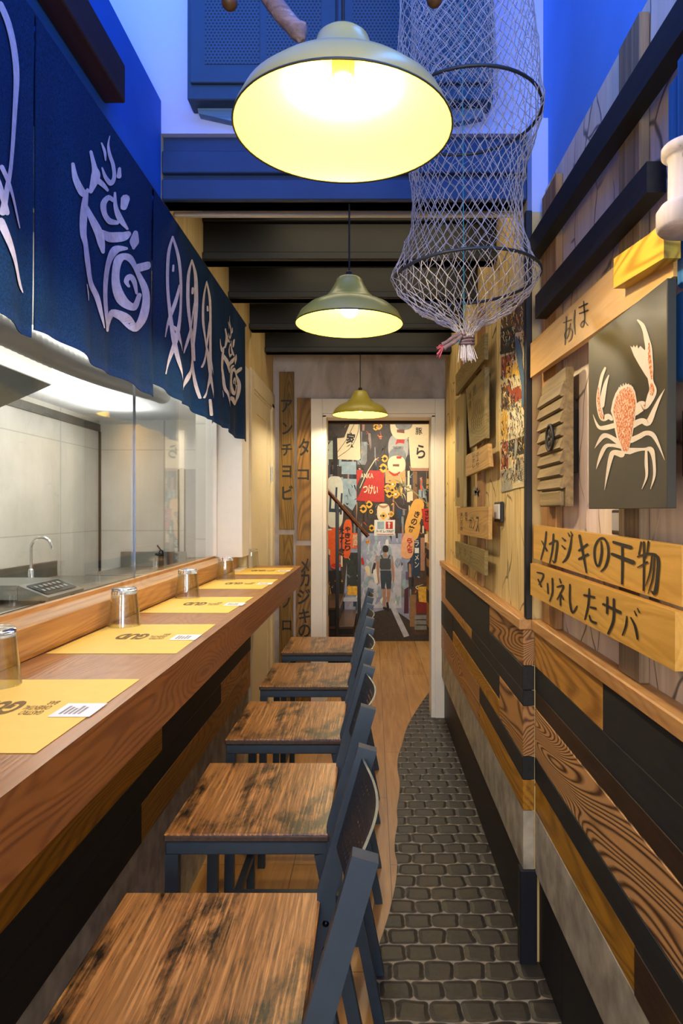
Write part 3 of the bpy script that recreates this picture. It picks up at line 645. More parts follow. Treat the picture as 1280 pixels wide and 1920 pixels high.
M1 = [[(-10, -440, 24), (30, -350, 26), (60, -230, 26), (74, -100, 26), (66, 40, 24), (45, 220, 24), (20, 350, 22), (-5, 440, 22), (-30, 560, 22)], [(-30, 340, 16), (5, 420, 18), (35, 490, 16), (65, 565, 14), (92, 632, 6)], [(-40, 600, 26), (0, 700, 26), (40, 790, 26), (80, 880, 22), (115, 942, 5)], [(-60, -60, 20), (-90, 120, 22), (-80, 300, 22), (-40, 440, 20), (-10, 560, 20)]]
def zb_(y, a, b_, za, zc): return za+(zc-za)*(y-a)/(b_-a)
for (ya, yb, za, zc, mot, fn, lab) in ((.60, 1.293, 1.735, 1.722, M1, nmap(), 'indigo curtain panel nearest the camera with part of a white fish outline'),
        (1.300, 1.985, 1.738, 1.722, M2, nmap(), 'wide indigo curtain panel with large white brush swirls and spiral'),
        (2.003, 2.770, 1.765, 1.742, M3, nmap(), 'indigo curtain panel painted with three white crossed fish'),
        (2.772, 3.43, 1.758, 1.735, M2, nmap(1.42, .87, (1.44, 2.0)), 'farthest indigo curtain panel with a small repeat of the white swirl motif')):
    b = MB(); nu, nv = 44, 22; vv = []
    for i in range(nu+1):
        for j in range(nv+1):
            y = ya+(yb-ya)*i/nu; zb = zb_(y, ya, yb, za, zc)+.005*math.sin(y*19); z = zb+(2.335-zb)*j/nv; vv.append((nsurf(y, z), y, z))
    ff = [(i*(nv+1)+j, (i+1)*(nv+1)+j, (i+1)*(nv+1)+j+1, i*(nv+1)+j+1) for i in range(nu) for j in range(nv)]
    b.add(vv, ff, INDIGO, True); b.add([(x-.0018, y, z) for x, y, z in vv], [f[::-1] for f in ff], INDIGO, True)
    rim = [i*(nv+1) for i in range(nu+1)]; n_ = len(vv)
    o1 = len(b.v)-2*n_
    b.f += [(o1+p, o1+q, o1+n_+q, o1+n_+p) for p, q in zip(rim, rim[1:])]; b.mi += [0]*nu; b.sm += [False]*nu
    o = b.build('noren_curtain'); tag(o, lab, 'curtain', 'indigo noren panels over the hatch'); WL[o.name] = o.location.copy()
    b = MB((2e-5, 0, 0))
    for s_ in mot:
        b.stroke([(x, y, w0*1.3) for x, y, w0 in s_], fn, BRUSH, 6)
    # keep the paint inside its panel
    k_ = [all(ya+.002 < b.v[i][1] < yb-.002 for i in f) for f in b.f]
    b.f = [f for f, q in zip(b.f, k_) if q]; b.mi = [m_ for m_, q in zip(b.mi, k_) if q]; b.sm = [m_ for m_, q in zip(b.sm, k_) if q]
    b.build('painted_motif', o)
b = MB(); b.tube([(-.653, .2, 2.342), (-.653, 3.50, 2.342)], .008, CORD, 10); tag(b.build('curtain_rod'), 'thin black rod the indigo curtain panels hang from', 'curtain rod')
BATM = wood('dark_maroon_beam_wood', '#150a0c', '#2e171a', 'y', 40, 60, 0, rough=.6)
b = MB(); b.box(-.667, -.615, -.2, 1.70, 2.405, 2.50, BATM, .003); tag(b.build('wooden_batten'), 'dark maroon wooden batten fixed high on the blue bulkhead', 'batten')
# ------------------------------------------------------------ fishing net with hoops
NETM = plain('grey_nylon_twine', '#a9a4a8', .8, var=.15); HOOPM = plain('dark_metal_hoop', '#2d333b', .5, .3); PINK = plain('pink_frayed_rope', '#a84a5c', .8, var=.25, vs_=90); ROPEP = plain('faded_mauve_rope', '#5c4a55', .85, var=.3, vs_=90); CYAN = plain('turquoise_cord', '#2f8f9a', .7)
NXc, NYc = .222, 1.61
root = thing('fishing_net', (NXc, NYc, 1.70), 'tall hooped grey fishing net hanging from above, gathered and tied at the bottom', 'fishing net')
def spl(tab, z):
    for (z0, r0), (z1, r1) in zip(tab, tab[1:]):
        if z <= z1: t_ = (z-z0)/(z1-z0); t_ = t_*t_*(3-2*t_); return r0+(r1-r0)*t_
    return tab[-1][1]
# radius by height, read from the outline of the hanging sack
tab = [(1.800, .016), (1.822, .030), (1.845, .075), (1.872, .120), (1.905, .155), (1.938, .172), (1.99, .150), (2.06, .131), (2.13, .127), (2.20, .135), (2.27, .158), (2.325, .174), (2.40, .162), (2.52, .156), (2.75, .150), (3.5, .10)]
def npos(th, z, jit=0, rs=1.0, off=(0, 0)):
    r = spl(tab, z)*rs*(1+.03*math.sin(th*3+z*9)+.02*math.sin(th*7-z*14))
    return (NXc+off[0]+r*math.cos(th)+R.uniform(-jit, jit), NYc+off[1]+r*math.sin(th)+R.uniform(-jit, jit), z+R.uniform(-jit, jit))
def lattice(name, n, z0, z1, dz, rs=1.0, off=(0, 0), rad=.0012):
    rows = [z0]; 
    while rows[-1] < z1:
        z = rows[-1]; rows.append(z+max(.008, dz*(.45+.55*min(1, spl(tab, z)/.13))))
    nodes = [[npos(2*PI*(k+.5*(j % 2))/n, z, .0026, rs, off) for k in range(n)] for j, z in enumerate(rows)]
    b = MB()
    for k in range(n):
        for sg in (0, 1):
            pts = []
            for j in range(len(rows)):
                q = k if j % 2 == 0 else (k if sg == 0 else k-1)
                pts.append(nodes[j][q % n])
            b.tube(pts, rad, NETM, 3, False, True)
    for j in range(0, len(rows)):          # the little knots where strands meet
        if j % 3 == 0:
            for k in range(0, n, 1):
                x, y, z = nodes[j][k]; b.add([(x-rad*2, y, z), (x+rad*2, y, z), (x, y-rad*2, z), (x, y+rad*2, z), (x, y, z-rad*2), (x, y, z+rad*2)], [(0, 2, 5), (2, 1, 5), (1, 3, 5), (3, 0, 5), (2, 0, 4), (1, 2, 4), (3, 1, 4), (0, 3, 4)], NETM)
    return b.build(name, root)
lattice('net_mesh', 38, 1.80, 3.2, .0175)
lattice('inner_net_mesh', 30, 2.37, 3.2, .012, .62, (-.03, .02), .0010)
def hoop(z, r, rm, tilt):
    b = MB(); pts = [(NXc+r*math.cos(2*PI*k/48), NYc+r*math.sin(2*PI*k/48), z+tilt*math.sin(2*PI*k/48+2.4)) for k in range(49)]
    b.tube(pts, rm, HOOPM, 8, False, True, (0, 0, 1)); return b.build('hoop', root)
hoop(1.938, .171, .0036, .010); hoop(2.325, .173, .0040, .006)
b = MB()
for k in range(46):
    a = R.uniform(0, 2*PI); r0 = R.uniform(.004, .014); ln = R.uniform(.030, .044); x, y = NXc-.002, NYc
    b.tube([(x+r0*math.cos(a), y+r0*math.sin(a), 1.806), (x+r0*1.1*math.cos(a), y+r0*1.1*math.sin(a), 1.785), (x+.004+r0*1.7*math.cos(a), y+r0*1.7*math.sin(a), 1.785-ln)], .0009, BRUSH, 3, True)
b.build('frayed_tassel', root)
b = MB()
for k in range(5): b.tube([(NXc+.0165*math.cos(2*PI*q/16), NYc+.0165*math.sin(2*PI*q/16), 1.785+.006*k+.002*math.sin(2*PI*q/16+k)) for q in range(17)], .0033, ROPEP, 6, False, True, (0, 0, 1))
b.tube([(NXc-.014, NYc-.016, 1.800), (NXc-.03, NYc-.018, 1.785), (NXc-.048, NYc-.016, 1.776), (NXc-.056, NYc-.016, 1.770)], .0055, ROPEP, 8)
b.tube([(NXc-.014, NYc-.016, 1.806), (NXc-.034, NYc-.020, 1.796), (NXc-.050, NYc-.018, 1.784), (NXc-.060, NYc-.016, 1.780)], .0045, ROPEP, 8)
b.build('tie_rope', root)
b = MB()
for k in range(26):
    a = R.uniform(-.9, .9); bb = R.uniform(-.8, .8); b.tube([(NXc-.055, NYc-.016, 1.775), (NXc-.063-R.uniform(0, .010), NYc-.016+.010*a, 1.768+.020*bb-.004)], .0013, PINK, 3)
b.build('pink_rope_end', root)
b = MB(); b.tube([(NXc-.012, NYc, 3.2), (NXc-.010, NYc+.003, 2.5), (NXc-.006, NYc, 1.82)], .0013, CYAN, 5)
b.tube([(NXc-.03+.012*math.cos(q*.7), NYc-.02, 1.79+.010*math.sin(q*.7)) for q in range(10)], .0008, CYAN, 4); b.build('cord', root)

# ------------------------------------------------------------ high on the front wall: grille cabinet, driftwood
GRB = plain('led_tinted_grey_cabinet', '#2b4257', .5, .2, var=.05)  # dark grey cabinet, tint of the blue light in its base colour
t = NT('perforated_grille_sheet'); v = t.coords((1, 1, 1)); sp = t.node('ShaderNodeSeparateXYZ'); t.link(v, sp.inputs[0])
px = t.math('DIVIDE', sp.outputs[0], .011); pz = t.math('DIVIDE', sp.outputs[2], .0095)
rr = t.math('MULTIPLY', t.math('MODULO', t.math('FLOOR', t.math('ADD', pz, 100)), 2.0), .5)
ax = t.math('SUBTRACT', t.math('FRACT', t.math('ADD', t.math('ADD', px, rr), 100)), .5); az = t.math('SUBTRACT', t.math('FRACT', t.math('ADD', pz, 100)), .5)
d = t.math('SQRT', t.math('ADD', t.math('MULTIPLY', ax, ax), t.math('MULTIPLY', az, az)))
c = t.mix(t.ramp(d, [(.27, (1, 1, 1)), (.33, (0, 0, 0))]), '#2b4257', '#0b1016'); GRILL = t.fin(c, .5)
gx0, gx1, gz0 = (350-VX)*2.08/F, (925-VX)*2.08/F, H-(185-VY)*2.08/F
root = thing('grille_cabinet', ((gx0+gx1)/2, 2.12, gz0), 'dark grey steel cabinet, coloured as if blue-lit, with perforated doors high on the front wall', 'cabinet')
b = MB(); b.box(gx0, gx1, 2.085, 2.1595, gz0, 3.30, GRB, .003); b.build('body', root)
mid = (gx0+gx1)/2-.01
for x0, x1 in ((gx0+.012, mid-.003), (mid+.003, gx1-.012)):
    b = MB(); z0, z1 = gz0+.045, 3.25; b.box(x0, x1, 2.073, 2.085, z0, z1, GRB, .002); dd_ = b.build('door', root)
    for p0, p1 in ((x0+.045, (x0+x1)/2-.01), ((x0+x1)/2+.01, x1-.045)):
        b = MB(); b.box(p0, p1, 2.071, 2.073, z0+.055, z1-.05, GRILL); b.build('perforated_panel', dd_)
BLUEW = wood('weathered_blue_painted_wood', '#0f3f78', '#2f7cc0', 'z', 41, 60, 0, rough=.65, bump=.6, patch=('#7d8896', .30, .40, 14))
BLUEWX = wood('faded_blue_driftwood', '#33506e', '#6d93b8', 'x', 42, 60, 0, rough=.7)
c_ = [(370, 203), (372, 213), (440, 228), (640, 230), (860, 228), (905, 218), (905, 202), (640, 203)]
b = MB(); b.prism([P(x, y, 2.13) for x, y in c_], (0, .029, 0), BLUEWX); tag(b.build('driftwood_plank'), 'long faded blue driftwood plank fixed on the wall below the perforated cabinet', 'plank')
DRIFT = wood('pale_driftwood', '#4d3b3b', '#a08a8a', 'x', 43, 80, 0, rough=.85, bump=1, patch=('#c3b5ae', .35, .42, 30))
b = MB(); p_ = [P(470, -60, 1.2), P(505, -5, 1.2), P(528, 25, 1.19), P(548, 48, 1.19), P(562, 62, 1.18), P(568, 76, 1.18)]
b.tube(p_, [.014, .0155, .016, .015, .016, .004], DRIFT, 10); b.tube([P(556, 52, 1.19), P(566, 45, 1.18), P(574, 44, 1.18)], [.009, .006, .002], DRIFT, 7); b.tube([P(548, 50, 1.19), P(558, 70, 1.18), P(562, 80, 1.18)], [.008, .005, .002], DRIFT, 7)
b.tube([p_[0], (p_[0][0]-.03, p_[0][1], 2.6), (p_[0][0]-.02, p_[0][1], 3.6)], .0015, CORD, 5)
tag(b.build('driftwood_branch'), 'pale broken driftwood branch hanging above the largest lamp', 'branch')
BALLW = wood('brown_turned_wood', '#2c1c10', '#6a4a28', 'z', 44, 60, rough=.5)
for (x, y, nm) in ((430, 4, 'left of the pale branch'), (814, -2, 'at the right, beside the net')):
    q = P(x, y, 1.3); b = MB(); b.ball(q, .0155, BALLW, 16); b.tube([q, (q[0], q[1], 3.6)], .0014, CORD, 5); tag(b.build('wooden_float'), 'small brown wooden float ball hanging at the top, '+nm, 'float')

# ------------------------------------------------------------ right wall, near part
def bar(name, X, th, x0, x1, ht0, ht1, hb0, hb1, mat, lab, cat, cam_=.001, group=None):
    """board on the right wall: front plane x = X, thickness th behind it, far end at photo column x0, near end at x1, ht/hb heights over eye level at far and near end"""
    Ya, Yb = X*F/(x0-VX), X*F/(x1-VX); b = MB()
    b.prism([(X, Ya, H+hb0), (X, Ya, H+ht0), (X, Yb, H+ht1), (X, Yb, H+hb1)], (th, 0, 0), mat)
    o = b.build(name); WL[o.name] = o.location.copy(); return tag(o, lab, cat, group)
BATB = wood('brown_batten_wood', '#5b3a1c', '#b08350', 'z', 50, 60, 0, rough=.6); BATB2 = wood('grey_brown_batten_wood', '#4e3c2c', '#9c8568', 'z', 51, 60, 0, rough=.7)
for x0, x1, zt, zb, m_, lab in ((1160, 1207, 2.345, 1.061, BATB2, 'vertical brown batten beside the crab painting, running up to the ceiling side'), (1016, 1046, 2.33, 1.061, BATB, 'vertical brown batten beside the black corner strip on the near right wall')):
    Ya, Yb = .51*F/(x0-VX), .51*F/(x1-VX); b = MB(); b.box(.509, .529, Yb+.02, Ya, zb, zt, m_, .002); tag(b.build('wall_batten'), lab, 'batten')
bar('black_rail', .475, .034, 987, 1480, .826, .79, .767, .73, BLACKW, 'long black wooden rail slanting along the top of the near right wall', 'rail')
bar('black_rail', .475, .034, 1003, 1212, .628, .606, .560, .552, BLACKW, 'short black wooden rail under the long one, ending beside the blue boards', 'rail')
SIGNW = wood('honey_plywood_sign', '#b28442', '#dbb070', 'y', 52, 40, .06, 6, rough=.42); SIGNW2 = wood('amber_plywood_sign', '#b98632', '#d9a94e', 'y', 53, 40, .06, 6, rough=.4)
PAINTB = plain('dark_brush_paint', '#191714', .55)
def brush(b, strokes, org, sc, X):
    for s_ in strokes: b.stroke([(q[0], q[1], q[2]) for q in s_], lambda x, y: PX(org[0]+x/sc, org[1]+y/sc, X), PAINTB, 4)
BR1 = [[(657, 154, 6), (698, 138, 7)], [(672, 122, 6), (668, 200, 7), (664, 268, 5)], [(692, 158, 5), (682, 215, 6), (668, 238, 6), (663, 212, 6), (684, 182, 6), (702, 198, 6), (696, 236, 6), (682, 252, 4)],
 [(716, 88, 6), (711, 150, 7), (717, 214, 5)], [(738, 74, 7), (782, 52, 7)], [(740, 106, 7), (784, 88, 7)], [(762, 42, 6), (766, 130, 7), (756, 176, 6), (745, 164, 6), (762, 144, 6), (784, 168, 5)]]
BR2 = [[(566, 270, 8), (559, 335, 10), (538, 414, 6)], [(543, 318, 6), (570, 368, 10)], [(584, 334, 9), (622, 318, 12), (619, 380, 12), (610, 430, 10), (599, 420, 5)], [(604, 283, 9), (599, 360, 10), (584, 432, 6)],
 [(650, 302, 6), (665, 316, 10)], [(648, 342, 6), (664, 358, 10)], [(652, 430, 6), (676, 402, 13), (691, 350, 12), (699, 290, 6)], [(680, 276, 5), (688, 292, 8)], [(694, 270, 5), (703, 286, 8)],
 [(737, 368, 10), (780, 336, 12)], [(738, 412, 12), (784, 388, 13)], [(740, 290, 13), (758, 380, 13), (776, 482, 8)],
 [(853, 322, 8), (856, 380, 13), (840, 448, 12), (822, 424, 11), (818, 362, 11), (836, 316, 11), (864, 304, 12), (886, 335, 12), (891, 392, 13), (876, 450, 12), (852, 476, 6)],
 [(918, 324, 14), (1008, 352, 20)], [(910, 386, 15), (1020, 430, 24)], [(963, 348, 12), (964, 440, 13), (962, 540, 12)],
 [(1062, 324, 9), (1050, 388, 8)], [(1044, 400, 8), (1088, 384, 9)], [(1076, 324, 11), (1076, 450, 11), (1074, 576, 9)], [(1044, 456, 6), (1094, 428, 11)], [(1100, 322, 11), (1094, 370, 9), (1084, 404, 6)],
 [(1092, 384, 11), (1148, 402, 17), (1146, 510, 17), (1134, 590, 20), (1116, 580, 8)], [(1118, 398, 9), (1108, 480, 9), (1086, 552, 5)], [(1132, 404, 8), (1122, 510, 9), (1098, 592, 5)]]
BR3 = [[(519, 482, 7), (551, 492, 10), (543, 522, 8), (528, 546, 5)], [(524, 518, 7), (541, 556, 10)], [(573, 540, 8), (576, 590, 9)], [(598, 514, 9), (599, 585, 10), (583, 632, 6)],
 [(637, 516, 8), (643, 536, 9)], [(624, 558, 8), (656, 552, 10), (642, 588, 8), (623, 622, 6)], [(640, 588, 8), (641, 652, 9)], [(645, 596, 7), (656, 622, 8)], [(690, 546, 9), (690, 635, 11), (704, 692, 12), (727, 658, 7)],
 [(764, 600, 10), (817, 612, 13)], [(791, 568, 9), (786, 650, 11), (768, 728, 7)], [(798, 664, 10), (824, 670, 13)], [(792, 708, 9), (802, 735, 12), (826, 746, 13)], [(864, 648, 13), (952, 690, 17)], [(885, 612, 10), (884, 694, 13)], [(919, 622, 12), (917, 730, 14), (890, 800, 12)],
 [(987, 712, 8), (982, 760, 11), (964, 810, 7)], [(1008, 718, 8), (1030, 762, 13), (1043, 828, 11)], [(1027, 684, 6), (1037, 706, 9)], [(1043, 670, 6), (1053, 690, 9)]]
s1 = bar('wooden_sign', .472, .016, 994, 1262, .500, .470, .398, .368, SIGNW, 'slanting honey wooden sign with two dark hiragana above the crab painting', 'sign')
b = MB(); c5 = lambda x, y: (820+x/2.783, 550+y/2.783)
def cchar(b, ch, x0, x1, y0, y1, X, org, sc=2.783, mat=None, lean=0):
    boardchar(b, ch, org[0]+x0/sc, org[0]+x1/sc, org[1]+y0/sc, org[1]+y1/sc, X, mat or PAINTB, .04, lean)
brush(b, BR1, (820, 550), 2.783, .4706)
b.build('painted_letters', s1)
s2 = bar('wooden_sign', .470, .018, 1000, 1278, -.041, -.054, -.138, -.146, SIGNW2, 'wide amber wooden sign with large dark painted characters under the crab painting', 'sign'); 
WL[s2.name] = s2.location.copy()
b = MB((-1e-5, 0, 0)); brush(b, BR2, (820, 900), 2.783, .4686)
b.build('painted_letters', s2)
s3 = bar('wooden_sign', .458, .020, 994, 1265, -.152, -.153, -.243, -.243, SIGNW2, 'lower amber wooden sign with dark katakana, overlapping in front of the wide one above', 'sign')
b = MB((-1e-5, 0, 0)); brush(b, BR3, (820, 900), 2.783, .4566)
b.build('painted_letters', s3)
bar('yellow_plank', .447, .026, 1150, 1244, .468, .441, .412, .388, wood('bright_yellow_pine', '#9a6a10', '#e8bf3e', 'y', 54, 50, .6, 12, rough=.45), 'short thick bright yellow pine plank crossing over the slanting sign', 'plank')
# crab painting on a black board
CANV = plain('black_painted_board', '#33322b', .38, var=.12, vs_=7)
Ya, Yb = .455*F/(1103-VX), .455*F/(1250-VX)
b = MB(); b.box(.455, .470, Yb, Ya, H+.004, H+.360, CANV, .001); o = b.build('crab_painting'); tag(o, 'black board painted with a white and orange crab, one long claw raised', 'painting'); WL[o.name] = o.location.copy()
CW = plain('cream_crab_paint', '#ddcdb2', .6, var=.06)
t = NT('speckled_orange_crab_paint'); n = t.noise(t.coords(), 210, 4, .7); c = t.ramp(n, [(.40, '#b4490f'), (.5, '#cf7a3a'), (.58, '#e2cdae')]); CO = t.fin(c, .6)
cf = lambda dx: (lambda x, y: PX(1090+x/4.8, 560+y/4.8, .455-dx))
b = MB((-2e-5, 0, 0)); f1 = cf(.0008); f2 = cf(.0013)
body = [(340, 800), (378, 782), (420, 768), (455, 788), (482, 840), (497, 930), (487, 1010), (482, 1080), (466, 1180), (450, 1260), (432, 1330), (415, 1398), (370, 1396), (345, 1330), (320, 1270), (300, 1180), (285, 1080), (262, 1010), (280, 920), (305, 850)]
b.flat(body, f1, CW)
for s_ in ([(480, 1020, 70), (540, 965, 90), (585, 960, 50), (625, 880, 70), (642, 820, 66), (622, 740, 46), (612, 640, 66), (605, 550, 72), (602, 440, 60), (585, 360, 50), (568, 290, 40), (545, 235, 36), (505, 193, 16)],
    [(270, 1085, 30), (240, 1060, 50), (190, 1075, 50), (160, 980, 48), (150, 880, 34), (165, 780, 28), (185, 690, 28), (212, 625, 20)], [(180, 960, 50), (196, 860, 44), (218, 760, 32), (245, 690, 10)],
    [(455, 1140, 60), (540, 1100, 50), (600, 1115, 56), (650, 1010, 40), (700, 900, 22), (748, 812, 3)], [(445, 1275, 50), (520, 1240, 46), (580, 1210, 42), (640, 1225, 42), (690, 1310, 24), (747, 1452, 3)],
    [(430, 1372, 60), (500, 1360, 34), (570, 1355, 25), (625, 1360, 48), (650, 1450, 30), (655, 1590, 24), (620, 1712, 5)], [(582, 1360, 20), (582, 1480, 30), (585, 1600, 22), (543, 1712, 5)],
    [(300, 1140, 46), (210, 1162, 42), (150, 1150, 26), (103, 1043, 3)], [(330, 1290, 46), (250, 1240, 36), (200, 1235, 44), (160, 1280, 28), (118, 1347, 3)], [(355, 1330, 40), (270, 1320, 28), (215, 1332, 36), (170, 1420, 30), (132, 1534, 3)],
    [(360, 1400, 60), (290, 1385, 44), (265, 1425, 42), (235, 1560, 26), (207, 1722, 3)]): b.stroke(s_, f1, CW, 5)
b.flat([(438, 424), (460, 440), (470, 418), (484, 440), (500, 414), (511, 450), (530, 424), (560, 455), (610, 490), (606, 730), (575, 690), (520, 600), (470, 510)], f1, CW)
for k in range(9):   # little teeth round the shell
    a = PI*(.12+.76*k/8); cx, cy = 400-78*math.cos(a), 870-100*math.sin(a); b.flat([(cx-9, cy+6), (cx-3*math.cos(a), cy-16), (cx+9, cy+6)], f1, CW)
b.build('painted_crab', o)
b = MB((-2e-5, 0, 0)); b.flat([(350+(x-350)*.86+8, 1080+(y-1080)*.92) for x, y in body], f2, CO)
for s_ in ([(606, 400, 10), (606, 480, 22), (612, 560, 30), (625, 650, 24), (630, 720, 12)], [(630, 770, 20), (632, 820, 40), (628, 860, 24)], [(152, 800, 8), (150, 900, 20), (160, 990, 26), (185, 1070, 30)], [(565, 960, 14), (558, 990, 8)]): b.stroke(s_, f2, CO)
b.build('speckled_shell', o)
# ribbed shutter with round crest
DK0 = plain('dark_mounting_block', '#1a1712', .7)
RIB = wood('grey_brown_ribbed_wood', '#4d3f2c', '#98835c', 'y', 55, 60, 0, rough=.7); XR = .476
Ya, Yb = XR*F/(1008-VX), XR*F/(1051-VX)
o = thing('ribbed_shutter', (XR+.02, (Ya+Yb)/2, H+.01), 'weathered grey-brown ribbed wooden shutter with a round crest left of the crab painting', 'shutter')
b = MB(); b.prism([(XR+.012, Ya, H+.012), (XR+.012, Ya, H+.352), (XR+.012, Ya-.06, H+.362), (XR+.012, Yb, H+.365), (XR+.012, Yb, H+.012)], (.020, 0, 0), RIB); b.box(XR+.032, .53, Yb+.03, Ya-.03, H+.10, H+.26, DK0); b.build('back_board', o)
for k in range(8):
    z0 = H+.060+.0335*k; b = MB(); b.prism([(XR-.004, Ya, z0), (XR+.002, Ya, z0-.004), (XR+.012, Ya, z0), (XR+.012, Ya, z0+.034), (XR+.008, Ya, z0+.034)], (0, Yb-Ya, 0), RIB); b.build('rib', o)
b = MB(); b.box(XR+.0, XR+.013, Yb+.01, Ya-.02, H+.012, H+.052, RIB, .003); b.build('bottom_rail', o)
b = MB(); yc_ = XR*F/(1035-VX); zc_ = H-(821-VY)*yc_/F; DK = plain('dark_carved_crest', '#1d1812', .6)
rot90 = __import__('mathutils').Matrix.Rotation(-PI/2, 3, 'Y')
b.lathe([(.030, 0), (.037, 0), (.037, .006), (.030, .006), (.030, 0)], (XR-.004, yc_, zc_), DK, 32, rot=rot90)
for k in range(5):
    a = 2*PI*k/5; b.ball((XR-.006, yc_+.016*math.cos(a), zc_+.016*math.sin(a)), .009, DK, 10, (.35, 1, 1))
b.ball((XR-.006, yc_, zc_), .006, DK, 10); b.build('round_crest', o)
# light switch under the painting
BPL = plain('black_switch_frame', '#121212', .3); WSW = plain('white_switch_key', '#d9d6d2', .3)
def switch(X, x0, x1, y0, y1, lab, keys=1, flip=False):
    Ya, Yb = X*F/(x0-VX), X*F/(x1-VX); zm = (Ya+Yb)/2; z1, z0 = H-(y0-VY)*zm/F, H-(y1-VY)*zm/F
    o = thing('light_switch', (X+.01, zm, z0), lab, 'switch'); b = MB(); b.box(X, X+.012, Yb, Ya, z0, z1, BPL, .002); b.build('frame', o)
    for k in range(keys):
        a, c = Ya-(Ya-Yb)*(k+.12)/keys, Ya-(Ya-Yb)*(k+.88)/keys; b = MB(); b.box(X-.003, X+.001, c, a, z0+(z1-z0)*.16, z1-(z1-z0)*.12, WSW, .001); b.build('key', o)
switch(.518, 1146, 1171, 956, 1003, 'white key light switch in a black frame right under the crab painting')
# blue boards and the cork float at the right edge
o = thing('blue_boards', (.50, 1.0, 1.60), 'weathered bright blue painted boards at the right edge of the photo', 'boards')
for y0, y1, z0, z1, xx in ((1.078, 1.116, 1.80, 2.085, .482), (.93, 1.074, 1.74, 2.10, .478), (.90, 1.085, 1.595, 1.735, .480)):
    b = MB(); b.box(xx, xx+.03, y0, y1, z0, z1, BLUEW, .004); b.build('board', o)
CORKM = wood('weathered_white_cork', '#8a7a70', '#cfc4bd', 'z', 57, 30, 0, rough=.9, bump=1, patch=('#5f5048', .32, .40, 40))
b = MB(); q = (.418, .905, H+.372)
b.lathe([(0, 0), (.036, 0), (.0395, .004), (.0395, .026), (.034, .034), (.025, .038), (.0245, .092), (.027, .098), (.033, .100), (.033, .110), (.030, .113), (0, .113)], q, CORKM, 36)
tag(b.build('net_float'), 'weathered whitish spool-shaped net float in front of the blue boards', 'float')
b = MB(); b.box(.505, .529, .95, 1.115, H+.055, H+.165, BLACKW, .002); tag(b.build('black_board'), 'black board on the wall right of the crab painting, below the blue boards', 'board')

# ------------------------------------------------------------ right wall, far part
G4 = (830, 600); S4 = 3.84
def fpx(x, y, X): return PX(G4[0]+x/S4, G4[1]+y/S4, X)
SIGNF = wood('tan_plywood_sign', '#8d6a34', '#bd9553', 'y', 60, 50, .25, 7, rough=.5); SIGNG = wood('olive_brown_board', '#5a4c28', '#8d7a48', 'y', 61, 60, .3, 9, rough=.6); INKD = plain('faint_brown_lettering', '#463418', .7)
def fboard(name, X, th, poly, mat, lab, cat, group=None):
    b = MB(); b.prism([fpx(x, y, X) for x, y in poly], (th, 0, 0), mat); o = b.build(name); WL[o.name] = o.location.copy(); return tag(o, lab, cat, group)
def fchars(b, rows, X, mat):
    for ch, x0, x1, y0, y1 in rows: boardchar(b, ch, G4[0]+x0/S4, G4[0]+x1/S4, G4[1]+y0/S4, G4[1]+y1/S4, X, mat, .01)
for x0, x1, zt, lab in ((133, 160, 2.30, 'thin brown batten behind the carved plank on the far right wall, nearer the doorway'), (255, 285, 2.28, 'thin brown batten behind the small tan signs on the far right wall')):
    (_, ya, _), (_, yb, _) = fpx(x0, 0, .478), fpx(x1, 0, .478); b = MB(); b.box(.472, .489, yb, ya, 1.061, zt, BATB, .001); tag(b.build('wall_batten'), lab, 'batten')
fboard('slanted_board', .445, .016, [(92, 395), (92, 545), (298, 285), (298, 95)], SIGNG, 'slanting olive brown board high on the far right wall under the net', 'board')
o = fboard('carved_wall_panel', .442, .018, [(165, 500), (300, 340), (303, 850), (193, 920)], SIGNG, 'tall olive carved panel with faint dark lettering and plant lines on the far right wall', 'panel'); b = MB()
fchars(b, (('昆', 215, 240, 470, 540), ('布', 185, 205, 520, 570), ('魚', 188, 205, 580, 640)), .4414, INKD)
cf4 = lambda X: (lambda x, y: fpx(x, y, X))
for k in range(6): b.stroke([(215+14*k, 820-k*12, 2), (205+14*k, 740, 3), (225+13*k, 650, 3), (212+14*k, 560+10*(k % 3), 1.5)], cf4(.4414), INKD)
b.build('carved_lines', o)
o = fboard('carved_plank', .445, .014, [(90, 575), (90, 1340), (150, 1345), (150, 530)], wood('grey_carved_plank', '#6a5b3c', '#a1905f', 'z', 63, 60, 0, rough=.7), 'narrow grey vertical plank carved with brown shapes beside the doorway casing', 'plank'); b = MB()
BRN = plain('brown_carved_inlay', '#54371b', .6)
for s_ in ([(107, 700, 6), (105, 760, 18), (107, 860, 20), (106, 945, 12)], [(108, 1140, 10), (110, 1190, 18), (110, 1270, 20)], [(106, 690, 3), (118, 705, 5), (112, 735, 3)]): b.stroke(s_, cf4(.4444), BRN)
b.build('carved_figures', o)
o = fboard('wooden_sign', .440, .016, [(163, 978), (163, 1128), (335, 1055), (322, 890)], SIGNF, 'small tan sign with dark dotted writing below the carved panel', 'sign'); b = MB()
for cx_, ch in ((222, 'いわし'), (250, 'さより')):
    for k, c_ in enumerate(ch): fchars(b, ((c_, cx_-9, cx_+8, 958+k*38-(cx_-222)*.3, 988+k*38-(cx_-222)*.3),), .4394, INKD)
b.build('painted_letters', o)
o = fboard('wooden_sign', .440, .014, [(98, 1350), (107, 1540), (328, 1580), (328, 1342)], SIGNF, 'square tan sign with dark vertical writing left of the small black switch', 'sign'); b = MB()
for cx_, ch in ((135, 'あじの酢'), (168, '昆布')):
    for k, c_ in enumerate(ch): fchars(b, ((c_, cx_-9, cx_+8, 1385+k*34, 1415+k*34),), .4394, INKD)
fchars(b, (('ガ', 188, 212, 1415, 1500), ('ン', 214, 232, 1415, 1510), ('ス', 236, 262, 1415, 1530)), .4394, PAINTB); b.build('painted_letters', o)
